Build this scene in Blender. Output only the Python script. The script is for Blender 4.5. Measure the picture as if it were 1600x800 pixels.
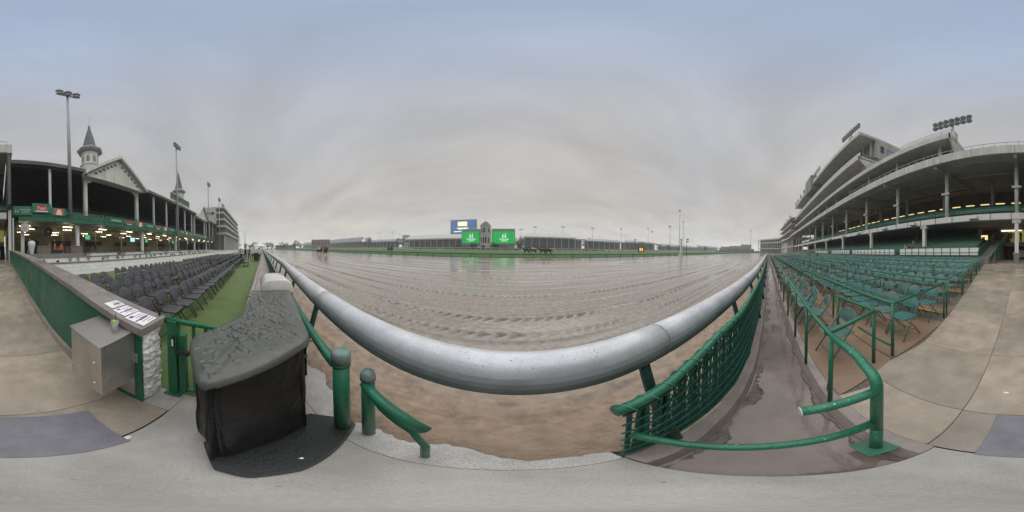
import bpy, bmesh, math, random
import numpy as np
from mathutils import Vector, Matrix
R = math.radians
random.seed(7)
rng = np.random.default_rng(7)
for o in list(bpy.data.objects):
    bpy.data.objects.remove(o)
SC = bpy.context.scene
COL = SC.collection

# ------------------------------------------------------------------ camera, sky, sun, exposure
EYE = 1.65
cd = bpy.data.cameras.new('camera')
cd.type = 'PANO'
cd.clip_start, cd.clip_end = 0.02, 6000
for holder in (cd, getattr(cd, 'cycles', None)):
    try:
        holder.panorama_type = 'EQUIRECTANGULAR'
        holder.latitude_min, holder.latitude_max = R(-90), R(86)
        holder.longitude_min, holder.longitude_max = R(-180), R(180)
    except Exception:
        pass
cam = bpy.data.objects.new('camera', cd)
COL.objects.link(cam)
cam.matrix_world = Matrix.Translation((0, 0, EYE)) @ Matrix.Rotation(R(-0.61), 4, 'Y') @ Matrix.Rotation(R(-0.95), 4, 'X') @ Matrix.Rotation(R(90), 4, 'X')
SC.camera = cam

SUN_EL, SUN_AZ = R(72), R(18)
W = bpy.data.worlds.new('World')
SC.world = W
W.use_nodes = True
nt = W.node_tree
nt.nodes.clear()
def N(t, kind, **kw):
    n = t.nodes.new(kind)
    for k, v in kw.items():
        setattr(n, k, v)
    return n
def world_sky():
    L = nt.links.new
    out = N(nt, 'ShaderNodeOutputWorld'); bg = N(nt, 'ShaderNodeBackground'); bg.inputs['Strength'].default_value = 0.1
    sky = N(nt, 'ShaderNodeTexSky', sky_type='NISHITA', sun_disc=False, sun_elevation=SUN_EL, sun_rotation=SUN_AZ)
    tc = N(nt, 'ShaderNodeTexCoord')
    sep = N(nt, 'ShaderNodeSeparateXYZ'); L(tc.outputs['Generated'], sep.inputs[0])
    zc = N(nt, 'ShaderNodeMath', operation='MAXIMUM'); L(sep.outputs['Z'], zc.inputs[0]); zc.inputs[1].default_value = 0.0
    ramp = N(nt, 'ShaderNodeValToRGB'); L(zc.outputs[0], ramp.inputs[0])
    cr = ramp.color_ramp
    stops = [(0.0, (6.2, 5.9, 5.4)), (0.08, (4.6, 4.35, 4.05)), (0.22, (3.6, 3.4, 3.2)), (0.5, (3.4, 3.3, 3.22)), (0.75, (3.2, 3.25, 3.4)), (1.0, (2.45, 3.0, 4.0))]
    cr.elements[0].position, cr.elements[1].position = stops[0][0], stops[-1][0]
    cr.elements[0].color = (*stops[0][1], 1); cr.elements[1].color = (*stops[-1][1], 1)
    for p, c in stops[1:-1]:
        e = cr.elements.new(p); e.color = (*c, 1)
    # cloud deck: project the view direction onto a flat layer
    za = N(nt, 'ShaderNodeMath', operation='ADD'); L(zc.outputs[0], za.inputs[0]); za.inputs[1].default_value = 0.16
    dv = N(nt, 'ShaderNodeVectorMath', operation='DIVIDE'); L(tc.outputs['Generated'], dv.inputs[0])
    cb = N(nt, 'ShaderNodeCombineXYZ')
    for i in range(3):
        L(za.outputs[0], cb.inputs[i])
    L(cb.outputs[0], dv.inputs[1])
    mp = N(nt, 'ShaderNodeMapping'); L(dv.outputs[0], mp.inputs['Vector']); mp.inputs['Scale'].default_value = (0.75, 1.7, 0.2); mp.inputs['Rotation'].default_value = (0, 0, R(24))
    no = N(nt, 'ShaderNodeTexNoise'); L(mp.outputs[0], no.inputs['Vector']); no.inputs['Scale'].default_value = 1.35; no.inputs['Detail'].default_value = 6; no.inputs['Roughness'].default_value = 0.52; no.inputs['Distortion'].default_value = 0.25
    mr = N(nt, 'ShaderNodeMapRange'); L(no.outputs['Fac'], mr.inputs['Value'])
    mr.inputs['From Min'].default_value = 0.25; mr.inputs['From Max'].default_value = 0.75; mr.inputs['To Min'].default_value = 0.86; mr.inputs['To Max'].default_value = 1.14
    n2 = N(nt, 'ShaderNodeTexNoise'); L(tc.outputs['Generated'], n2.inputs['Vector']); n2.inputs['Scale'].default_value = 0.9; n2.inputs['Detail'].default_value = 1
    tm = N(nt, 'ShaderNodeMapRange'); L(n2.outputs['Fac'], tm.inputs['Value']); tm.inputs['From Min'].default_value = 0.36; tm.inputs['From Max'].default_value = 0.64
    tx = N(nt, 'ShaderNodeMix', data_type='RGBA'); L(tm.outputs[0], tx.inputs[0]); tx.inputs[6].default_value = (0.97, 0.995, 1.035, 1); tx.inputs[7].default_value = (1.01, 1.0, 0.975, 1)
    tv = N(nt, 'ShaderNodeVectorMath', operation='MULTIPLY'); L(ramp.outputs[0], tv.inputs[0]); L(tx.outputs[2], tv.inputs[1])
    vs = N(nt, 'ShaderNodeVectorMath', operation='SCALE'); L(tv.outputs[0], vs.inputs[0]); L(mr.outputs[0], vs.inputs['Scale'])
    mx = N(nt, 'ShaderNodeMix', data_type='RGBA'); mx.inputs[0].default_value = 0.97
    L(sky.outputs[0], mx.inputs[6]); L(vs.outputs[0], mx.inputs[7])
    L(mx.outputs[2], bg.inputs['Color']); L(bg.outputs[0], out.inputs['Surface'])
world_sky()
sl = bpy.data.lights.new('sun', 'SUN')
sl.energy = 1.5; sl.angle = R(95); sl.color = (1.0, 0.97, 0.93)
so = bpy.data.objects.new('sun', sl); COL.objects.link(so)
so.rotation_euler = (R(90) - SUN_EL, 0, R(180) - SUN_AZ)
so.location = (0, 0, 60)
vsn = SC.view_settings
vsn.view_transform = 'Standard'; vsn.look = 'None'; vsn.exposure = 0.6; vsn.gamma = 1.0
vsn.use_curve_mapping = False
SC.render.engine = 'CYCLES'
SC.cycles.use_denoising = True
SC.cycles.max_bounces = 6; SC.cycles.diffuse_bounces = 3; SC.cycles.glossy_bounces = 3; SC.cycles.volume_bounces = 1
SC.cycles.transmission_bounces = 4; SC.cycles.transparent_max_bounces = 6

# ------------------------------------------------------------------ materials
MATS = {}
def mat(name, col, rough=0.6, var=0.12, scale=3.0, bump=0.0, bscale=30.0, metal=0.0, wet=None, col2=None, stain=0.0, emit=0.0, detail=5, wscale=1.3, spec=0.5, stretch=(1, 1, 1), contrast=(0.3, 0.7), grit=0.0, wsharp=0.12):
    if name in MATS:
        return MATS[name]
    m = bpy.data.materials.new(name); m.use_nodes = True
    t = m.node_tree; L = t.links.new
    b = t.nodes['Principled BSDF']
    b.inputs['Roughness'].default_value = rough; b.inputs['Metallic'].default_value = metal
    b.inputs['Specular IOR Level'].default_value = spec
    geo = N(t, 'ShaderNodeNewGeometry')
    mp = N(t, 'ShaderNodeMapping'); L(geo.outputs['Position'], mp.inputs['Vector']); mp.inputs['Scale'].default_value = stretch
    no = N(t, 'ShaderNodeTexNoise'); L(mp.outputs[0], no.inputs['Vector']); no.inputs['Scale'].default_value = scale; no.inputs['Detail'].default_value = detail; no.inputs['Roughness'].default_value = 0.6
    c2 = col2 or tuple(max(0, c * (1 - 2 * var)) for c in col)
    c1 = col if col2 else tuple(min(1, c * (1 + var)) for c in col)
    mr = N(t, 'ShaderNodeMapRange'); L(no.outputs['Fac'], mr.inputs['Value']); mr.inputs['From Min'].default_value, mr.inputs['From Max'].default_value = contrast
    mx = N(t, 'ShaderNodeMix', data_type='RGBA'); L(mr.outputs[0], mx.inputs[0]); mx.inputs[6].default_value = (*c1, 1); mx.inputs[7].default_value = (*c2, 1)
    colout = mx.outputs[2]
    if stain:
        n3 = N(t, 'ShaderNodeTexNoise'); L(mp.outputs[0], n3.inputs['Vector']); n3.inputs['Scale'].default_value = scale * 0.23; n3.inputs['Detail'].default_value = 6; n3.inputs['Distortion'].default_value = 0.8
        m3 = N(t, 'ShaderNodeMapRange'); L(n3.outputs['Fac'], m3.inputs['Value']); m3.inputs['From Min'].default_value = 0.45; m3.inputs['From Max'].default_value = 0.68; m3.inputs['To Max'].default_value = stain
        x3 = N(t, 'ShaderNodeMix', data_type='RGBA'); L(m3.outputs[0], x3.inputs[0]); L(colout, x3.inputs[6]); x3.inputs[7].default_value = (*[c * 0.45 for c in col], 1)
        colout = x3.outputs[2]
    if grit:
        n4 = N(t, 'ShaderNodeTexNoise'); L(geo.outputs['Position'], n4.inputs['Vector']); n4.inputs['Scale'].default_value = 130; n4.inputs['Detail'].default_value = 3
        m4 = N(t, 'ShaderNodeMapRange'); L(n4.outputs['Fac'], m4.inputs['Value']); m4.inputs['From Min'].default_value = 0.3; m4.inputs['From Max'].default_value = 0.7; m4.inputs['To Min'].default_value = 1 - grit; m4.inputs['To Max'].default_value = 1 + grit * 0.6
        n5 = N(t, 'ShaderNodeTexVoronoi'); L(geo.outputs['Position'], n5.inputs['Vector']); n5.inputs['Scale'].default_value = 7.5
        m5 = N(t, 'ShaderNodeMapRange'); L(n5.outputs['Distance'], m5.inputs['Value']); m5.inputs['From Min'].default_value = 0.03; m5.inputs['From Max'].default_value = 0.07; m5.inputs['To Min'].default_value = 0.6; m5.inputs['To Max'].default_value = 1.0
        mm = N(t, 'ShaderNodeMath', operation='MULTIPLY'); L(m4.outputs[0], mm.inputs[0]); L(m5.outputs[0], mm.inputs[1])
        x4 = N(t, 'ShaderNodeVectorMath', operation='SCALE'); L(colout, x4.inputs[0]); L(mm.outputs[0], x4.inputs['Scale']); colout = x4.outputs[0]
    L(colout, b.inputs['Base Color'])
    if wet:
        n2 = N(t, 'ShaderNodeTexNoise'); L(mp.outputs[0], n2.inputs['Vector']); n2.inputs['Scale'].default_value = wscale; n2.inputs['Detail'].default_value = 4
        m2 = N(t, 'ShaderNodeMapRange'); L(n2.outputs['Fac'], m2.inputs['Value']); m2.inputs['From Min'].default_value = 0.5 - wsharp; m2.inputs['From Max'].default_value = 0.5 + wsharp
        m2.inputs['To Min'].default_value, m2.inputs['To Max'].default_value = wet
        L(m2.outputs[0], b.inputs['Roughness'])
    if bump:
        nb = N(t, 'ShaderNodeTexNoise'); L(mp.outputs[0], nb.inputs['Vector']); nb.inputs['Scale'].default_value = bscale; nb.inputs['Detail'].default_value = 4
        bp = N(t, 'ShaderNodeBump'); bp.inputs['Strength'].default_value = min(1.0, bump); bp.inputs['Distance'].default_value = 0.02 if bscale > 8 else 0.08
        L(nb.outputs['Fac'], bp.inputs['Height']); L(bp.outputs[0], b.inputs['Normal'])
    if emit:
        b.inputs['Emission Color'].default_value = (*col, 1); b.inputs['Emission Strength'].default_value = emit
    MATS[name] = m
    return m

GREEN = mat('green_paint', (0.022, 0.165, 0.095), 0.38, 0.14, 9, 0.15, 60, stain=0.35)
GREEN_PEEL = mat('worn_green_paint', (0.03, 0.2, 0.115), 0.3, 0.1, 14, 0.25, 90, col2=(0.025, 0.16, 0.09))
GREEN_WALL = mat('green_wall_paint', (0.02, 0.145, 0.082), 0.42, 0.16, 1.6, 0.35, 45, wet=(0.3, 0.55), stain=0.4)
GREEN_DARK = mat('dark_green_screen', (0.012, 0.07, 0.05), 0.6, 0.2, 20, 0.3, 150)
GREEN_FENCE = mat('green_plastic_mesh', (0.018, 0.135, 0.095), 0.45, 0.25, 25, 0.3, 120)
GREEN_SEAT = mat('sea_green_seat_metal', (0.06, 0.185, 0.17), 0.26, 0.2, 6, 0.05, 60, stain=0.25)
GREEN_SEAT_B = mat('faded_green_seat_metal', (0.095, 0.19, 0.165), 0.34, 0.22, 6, 0.05, 60, stain=0.35)
GREEN_FRAME = mat('grey_green_chair_frame', (0.06, 0.16, 0.135), 0.4, 0.1, 12)
STADIUM = mat('deep_green_stadium_seat', (0.02, 0.12, 0.085), 0.45, 0.2, 5)
SIGN_GREEN = mat('sign_green', (0.02, 0.19, 0.115), 0.45, 0.05, 4)
WHITE = mat('white_paint', (0.76, 0.76, 0.74), 0.45, 0.06, 4, 0.1, 40, stain=0.22, stretch=(2.5, 2.5, 0.3))
WHITE_WALL = mat('white_block_paint', (0.86, 0.86, 0.84), 0.55, 0.05, 2.5, 0.3, 40)
WHITE_STONE = mat('white_rough_stone', (0.9, 0.9, 0.88), 0.6, 0.08, 14, 0.9, 26)
OFFWHITE = mat('aged_white_paint', (0.62, 0.615, 0.585), 0.55, 0.1, 1.5, stain=0.32, stretch=(3, 3, 0.35))
PALE_GREY = mat('pale_grey_panel', (0.52, 0.51, 0.485), 0.6, 0.1, 0.9, stain=0.3, stretch=(3, 3, 0.35))
MID_GREY = mat('mid_grey_concrete', (0.22, 0.22, 0.215), 0.7, 0.12, 0.8, stain=0.25)
SOFFIT = mat('grey_soffit', (0.45, 0.44, 0.42), 0.7, 0.12, 0.5)
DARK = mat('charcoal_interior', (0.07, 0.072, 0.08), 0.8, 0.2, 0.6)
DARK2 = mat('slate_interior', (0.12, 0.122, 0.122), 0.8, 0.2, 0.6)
SLATE = mat('slate_roof', (0.07, 0.075, 0.085), 0.5, 0.2, 6, 0.3, 30)
BEIGE = mat('beige_plaster', (0.5, 0.45, 0.35), 0.7, 0.08, 1.0)
CREAM = mat('cream_steel', (0.55, 0.52, 0.36), 0.5, 0.08, 3)
CONCRETE = mat('wet_apron_concrete', (0.45, 0.375, 0.295), 0.4, 0.12, 3.5, 0.22, 70, wet=(0.05, 0.45), stain=0.35, wscale=0.7, grit=0.28, wsharp=0.07)
CONCRETE_B = mat('wet_apron_concrete_worn', (0.385, 0.33, 0.265), 0.4, 0.13, 3.0, 0.22, 70, wet=(0.05, 0.42), stain=0.4, wscale=0.8, grit=0.28, wsharp=0.07)
CONCRETE_PALE = mat('pale_wet_concrete', (0.47, 0.445, 0.4), 0.4, 0.16, 2.2, 0.15, 70, wet=(0.04, 0.4), stain=0.6, wscale=1.4, grit=0.16, wsharp=0.06)
JOINT = mat('dark_joint', (0.14, 0.12, 0.1), 0.7, 0.2, 12)
BOX_FLOOR = mat('rusty_brown_floor', (0.34, 0.21, 0.125), 0.4, 0.2, 1.6, 0.25, 60, wet=(0.06, 0.5), stain=0.5, grit=0.3, col2=(0.27, 0.2, 0.15))
CAP = mat('grey_stone_cap', (0.26, 0.235, 0.21), 0.4, 0.14, 6, 0.3, 80, wet=(0.2, 0.5))
KERB = mat('pinkish_kerb_concrete', (0.34, 0.285, 0.255), 0.5, 0.14, 4, 0.3, 60, wet=(0.25, 0.6))
GUTTER = mat('muddy_gutter', (0.25, 0.195, 0.165), 0.2, 0.15, 2.4, 0.08, 18, wet=(0.02, 0.14), stain=0.4, wscale=1.6)
MUD_EDGE = mat('silt', (0.17, 0.135, 0.11), 0.35, 0.25, 9, 0.5, 40)
TURF = mat('green_carpet_turf', (0.135, 0.195, 0.055), 0.75, 0.14, 2.2, 0.7, 160, col2=(0.085, 0.14, 0.043), stain=0.3)
GRASS = mat('turf_course_grass', (0.065, 0.18, 0.028), 0.8, 0.2, 0.5, col2=(0.04, 0.12, 0.02), spec=0.2)
GRASS_D = mat('turf_course_grass_deep', (0.025, 0.085, 0.014), 0.8, 0.2, 0.6, col2=(0.036, 0.105, 0.018), spec=0.2)
EARTH = mat('infield_ground', (0.11, 0.12, 0.07), 0.8, 0.3, 0.05)
HEDGE = mat('hedge_leaf', (0.022, 0.07, 0.022), 0.7, 0.3, 3, 0.8, 12)
RAILM = mat('pale_aluminium_rail', (0.64, 0.66, 0.68), 0.33, 0.08, 7, 0.04, 60, metal=0.15, stain=0.22, grit=0.12)
POST = mat('rail_post_green', (0.018, 0.07, 0.05), 0.45, 0.15, 8)
STEEL = mat('brushed_stainless', (0.52, 0.49, 0.46), 0.28, 0.08, 3, 0.0, 60, metal=0.75, wet=(0.26, 0.44), wscale=3)
BLACKF = mat('black_padding', (0.075, 0.073, 0.086), 0.42, 0.15, 9, 0.3, 160)
BLACKFR = mat('black_tube', (0.03, 0.03, 0.036), 0.35, 0.1, 9)
TARP = mat('black_tarpaulin', (0.008, 0.008, 0.009), 0.42, 0.3, 6, 0.5, 14, spec=0.3)
LID = mat('wet_grey_cover', (0.1, 0.105, 0.095), 0.3, 0.1, 12, 0.15, 90, wet=(0.25, 0.45), wscale=6)
DROP = mat('rain_drop', (0.09, 0.095, 0.086), 0.02, 0.05, 5)
PLATE = mat('purple_grey_floor_plate', (0.2, 0.19, 0.215), 0.3, 0.1, 5, 0.2, 60, wet=(0.12, 0.4))
GLASS_D = mat('dark_window_glass', (0.03, 0.035, 0.042), 0.12, 0.1, 2)
POLE = mat('galvanised_pole', (0.3, 0.31, 0.33), 0.5, 0.08, 1.0, metal=0.2)
LAMPHEAD = mat('grey_lamp_head', (0.2, 0.21, 0.225), 0.4, 0.1, 3)
SKIN = mat('skin', (0.42, 0.25, 0.18), 0.6, 0.06)
YELLOW = mat('yellow_edge_paint', (0.62, 0.36, 0.02), 0.5, 0.12, 14)
PAPER = mat('paper', (0.82, 0.82, 0.82), 0.35, 0.03)
INK = mat('ink_grey', (0.12, 0.12, 0.14), 0.6)
PURPLE = mat('purple_print', (0.22, 0.1, 0.34), 0.5)
RED = mat('red_sign', (0.55, 0.03, 0.045), 0.5, 0.05)
WARM = mat('warm_lamp', (1.0, 0.72, 0.32), 0.5, emit=0.75)
TUBE = mat('fluorescent_tube', (1.0, 0.88, 0.6), 0.5, emit=2.8)
SCREEN_G = mat('green_screen_light', (0.0, 0.40, 0.075), 0.4, 0.22, 0.35, emit=0.42, stretch=(2.2, 1, 0.12), spec=0.2)
SCREEN_W = mat('white_screen_light', (0.9, 0.95, 0.92), 0.5, emit=0.6)
SCREEN_B = mat('blue_screen_light', (0.1, 0.19, 0.42), 0.4, 0.5, 0.06, emit=0.3, spec=0.2)
SCREEN_Y = mat('cream_screen_light', (1.0, 0.83, 0.45), 0.4, 0.1, 0.2, emit=0.65)
SCREEN_T = mat('teal_screen_light', (0.35, 0.75, 0.85), 0.4, 0.2, 1.0, emit=0.8)
SCREEN_L = mat('green_tv_light', (0.12, 0.5, 0.25), 0.4, 0.3, 1.0, emit=0.5)
AMBER = mat('amber_digits', (1.0, 0.5, 0.03), 0.5, emit=1.0)
GLOWYEL = mat('yellow_green_glow_wall', (0.62, 0.6, 0.14), 0.6, 0.08, 0.8, emit=0.12)  # faint emission puts the room's light into the wall itself
BARK = mat('bark', (0.09, 0.07, 0.05), 0.8, 0.2, 6)
LEAF = mat('tree_leaves', (0.045, 0.085, 0.03), 0.7, 0.35, 0.6, col2=(0.075, 0.115, 0.04))
HORSE = mat('dark_bay_coat', (0.05, 0.03, 0.02), 0.45, 0.2, 3)

# ------------------------------------------------------------------ mesh helpers
class MB:
    def __init__(s):
        s.v = []; s.f = []; s.m = []; s.mi = 0; s.sm = []; s.smooth = False
    def add(s, vs, fs):
        n = len(s.v)
        s.v.extend([tuple(p) for p in vs])
        for f in fs:
            s.f.append(tuple(n + i for i in f)); s.m.append(s.mi); s.sm.append(s.smooth)
        return s
    def bx(s, x0, x1, y0, y1, z0, z1):
        x0, x1 = min(x0, x1), max(x0, x1); y0, y1 = min(y0, y1), max(y0, y1); z0, z1 = min(z0, z1), max(z0, z1)
        return s.add([(x0, y0, z0), (x1, y0, z0), (x1, y1, z0), (x0, y1, z0), (x0, y0, z1), (x1, y0, z1), (x1, y1, z1), (x0, y1, z1)],
                     [(0, 3, 2, 1), (4, 5, 6, 7), (0, 1, 5, 4), (1, 2, 6, 5), (2, 3, 7, 6), (3, 0, 4, 7)])
    def bar(s, a, b, w, h=None):
        a, b = Vector(a), Vector(b); h = h or w
        d = (b - a).normalized()
        up = Vector((0, 0, 1)) if abs(d.z) < 0.95 else Vector((0, 1, 0))
        x = d.cross(up).normalized() * (w / 2); y = x.cross(d).normalized() * (h / 2)
        vs = [a - x - y, a + x - y, a + x + y, a - x + y, b - x - y, b + x - y, b + x + y, b - x + y]
        return s.add(vs, [(0, 3, 2, 1), (4, 5, 6, 7), (0, 1, 5, 4), (1, 2, 6, 5), (2, 3, 7, 6), (3, 0, 4, 7)])
    def tube(s, pts, r, n=8, cap=True):
        pts = [Vector(p) for p in pts]
        rs = r if isinstance(r, (list, tuple)) else [r] * len(pts)
        vs = []; prev = None
        for i, p in enumerate(pts):
            d = (pts[min(i + 1, len(pts) - 1)] - pts[max(i - 1, 0)]).normalized()
            if prev is None:
                up = Vector((0, 0, 1)) if abs(d.z) < 0.9 else Vector((1, 0, 0))
                x = d.cross(up).normalized()
            else:
                x = (prev - d * prev.dot(d)).normalized()
            prev = x; y = d.cross(x)
            for k in range(n):
                a = 2 * math.pi * k / n
                vs.append(p + (x * math.cos(a) + y * math.sin(a)) * rs[i])
        fs = []
        for i in range(len(pts) - 1):
            for k in range(n):
                k2 = (k + 1) % n
                fs.append((i * n + k, i * n + k2, (i + 1) * n + k2, (i + 1) * n + k))
        o = s.smooth; s.smooth = True
        s.add(vs, fs); s.smooth = o
        if cap:
            m = len(s.v) - len(vs)
            s.f.append(tuple(m + k for k in reversed(range(n)))); s.m.append(s.mi); s.sm.append(False)
            e = m + (len(pts) - 1) * n
            s.f.append(tuple(e + k for k in range(n))); s.m.append(s.mi); s.sm.append(False)
        return s
    def lathe(s, prof, c=(0, 0, 0), n=16, smooth=True, ph=0.0):
        vs = []
        for r, z in prof:
            for k in range(n):
                a = 2 * math.pi * k / n + ph
                vs.append((c[0] + r * math.cos(a), c[1] + r * math.sin(a), c[2] + z))
        fs = []
        for i in range(len(prof) - 1):
            for k in range(n):
                k2 = (k + 1) % n
                fs.append((i * n + k, i * n + k2, (i + 1) * n + k2, (i + 1) * n + k))
        fs.append(tuple(reversed(range(n)))); fs.append(tuple((len(prof) - 1) * n + k for k in range(n)))
        o = s.smooth; s.smooth = smooth
        s.add(vs, fs); s.smooth = o
        return s
    def prism(s, poly, z0, z1):
        n = len(poly)
        area = sum(poly[i][0] * poly[(i + 1) % n][1] - poly[(i + 1) % n][0] * poly[i][1] for i in range(n))
        if area < 0:
            poly = list(reversed(poly))
        vs = [(x, y, z0) for x, y in poly] + [(x, y, z1) for x, y in poly]
        return s.add(vs, [tuple(reversed(range(n))), tuple(range(n, 2 * n))] + [(i, (i + 1) % n, n + (i + 1) % n, n + i) for i in range(n)])
    def slab(s, poly, d):
        # any planar polygon given by 3-D points, thickened by the vector d
        n = len(poly); d = Vector(d)
        vs = [Vector(p) for p in poly] + [Vector(p) + d for p in poly]
        return s.add(vs, [tuple(reversed(range(n))), tuple(range(n, 2 * n))] + [(i, (i + 1) % n, n + (i + 1) % n, n + i) for i in range(n)])
    def mesh(s, name, *mats):
        me = bpy.data.meshes.new(name)
        me.from_pydata(s.v, [], s.f)
        for m in mats:
            me.materials.append(m)
        if len(mats) > 1:
            me.polygons.foreach_set('material_index', s.m)
        me.polygons.foreach_set('use_smooth', s.sm)
        me.update()
        return me
    def build(s, name, mats, parent=None, bevel=0.0, recalc=False):
        if not isinstance(mats, (list, tuple)):
            mats = [mats]
        me = s.mesh(name, *mats)
        if bevel or recalc:
            bm = bmesh.new(); bm.from_mesh(me)
            bmesh.ops.recalc_face_normals(bm, faces=bm.faces)
            if bevel:
                ed = [e for e in bm.edges if len(e.link_faces) == 2 and e.calc_face_angle(0) > 0.5]
                bmesh.ops.bevel(bm, geom=ed, offset=bevel, segments=2, affect='EDGES', profile=0.6)
            bm.to_mesh(me); bm.free()
        return link(name, me, parent)
def link(name, me, parent=None, loc=None):
    o = bpy.data.objects.new(name, me)
    COL.objects.link(o)
    if parent:
        o.parent = parent
    if loc:
        o.location = loc
    return o
def tag(o, label=None, cat=None, group=None, kind=None):
    if label: o['label'] = label
    if cat: o['category'] = cat
    if group: o['group'] = group
    if kind: o['kind'] = kind
    return o
def empty(name, loc, label, cat, group=None, rz=0.0):
    o = bpy.data.objects.new(name, None); COL.objects.link(o)
    o.location = loc; o.rotation_euler = (0, 0, rz); o.empty_display_size = 0.3
    return tag(o, label, cat, group)
def struct(name, mb, m, parent=None, **k):
    return tag(mb.build(name, m, parent, **k), kind='structure')
def copy_tree(o, parent=None):
    c = o.copy(); COL.objects.link(c); c.parent = parent
    for ch in list(o.children):
        copy_tree(ch, c)
    return c
ORD = ['zeroth', 'first', 'second', 'third', 'fourth', 'fifth', 'sixth', 'seventh', 'eighth', 'ninth', 'tenth', 'eleventh', 'twelfth', 'thirteenth', 'fourteenth', 'fifteenth', 'sixteenth', 'seventeenth', 'eighteenth', 'nineteenth', 'twentieth']
TENS = {2: 'twenty', 3: 'thirty', 4: 'forty', 5: 'fifty', 6: 'sixty', 7: 'seventy', 8: 'eighty', 9: 'ninety'}
def ordinal(n):
    if n <= 20: return ORD[n]
    if n > 99: return 'farthest'
    t, u = divmod(n, 10)
    return TENS[t] + '-' + ORD[u] if u else TENS[t][:-1] + 'ieth'
def text_mesh(txt, size, m, name, parent, mw, depth=0.01, xs=1.0):
    cu = bpy.data.curves.new('lettering', 'FONT'); cu.body = txt; cu.size = size; cu.extrude = depth
    cu.align_x = 'CENTER'; cu.align_y = 'CENTER'; cu.offset = size * 0.012; cu.resolution_u = 2
    o = bpy.data.objects.new('lettering', cu); COL.objects.link(o)
    dg = bpy.context.evaluated_depsgraph_get()
    me = bpy.data.meshes.new_from_object(o.evaluated_get(dg))
    bpy.data.objects.remove(o); me.materials.clear(); me.materials.append(m)
    me.transform(mw @ Matrix.Diagonal((xs, 1, 1, 1)))
    return link(name, me, parent)
def ray(px, py):
    az = R((px - 800) * 0.225); el = R(86 - py * 0.22)
    v = Vector((math.sin(az) * math.cos(el), math.cos(az) * math.cos(el), math.sin(el)))
    return (Matrix.Rotation(R(-0.61), 3, 'Y') @ Matrix.Rotation(R(-0.95), 3, 'X')) @ v
def on_z(px, py, z):
    d = ray(px, py); t = (z - EYE) / d.z
    return (d.x * t, d.y * t)
def on_y(px, py, Y):
    d = ray(px, py); t = Y / d.y
    return (d.x * t, EYE + d.z * t)
def lerp(pts, x):
    if x <= pts[0][0]:
        (a, b), (c, d) = pts[0], pts[1]
    elif x >= pts[-1][0]:
        (a, b), (c, d) = pts[-2], pts[-1]
    else:
        for (a, b), (c, d) in zip(pts, pts[1:]):
            if a <= x <= c:
                break
    return b + (d - b) * (x - a) / (c - a)
HAZE_DENSITY = 0.0009
# ------------------------------------------------------------------ the setting: ground, track, turf course, apron
def fz(y):
    # the aisle is level by the track and then climbs gently towards the stands
    return 0.0 if y > -3 else min(0.8, (-y - 3) * 0.0571)
RAILP = [(-130, 5.6), (-10.8, 1.27), (-6.2, 1.1), (-3.7, 0.9), (-1.87, 0.78), (-0.7, 0.71), (0, 0.67), (0.7, 0.66), (1.68, 0.58), (2.54, 0.5), (4.9, 0.39), (9.5, 0.36), (130, 0.3)]
FENCEP = [(-130, 5.2), (-12, 0.95), (-5.45, 0.68), (-2.5, 0.56), (-1.64, 0.5), (-0.8, 0.44), (0.37, 0.43), (0.75, 0.42), (1.1, 0.37), (1.6, 0.29), (2.3, 0.24), (4.5, 0.18), (15, 0.12), (130, 0.1)]
rail_y = lambda x: lerp(RAILP, x)
fence_y = lambda x: lerp(FENCEP, x)
turf_y = lambda x: -0.46 - 0.045 * x

g = MB()
g.add([(-2500, -2500, -0.6), (2500, -2500, -0.6), (2500, 2500, -0.6), (-2500, 2500, -0.6)], [(0, 1, 2, 3)])
struct('ground', g, EARTH)

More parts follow.
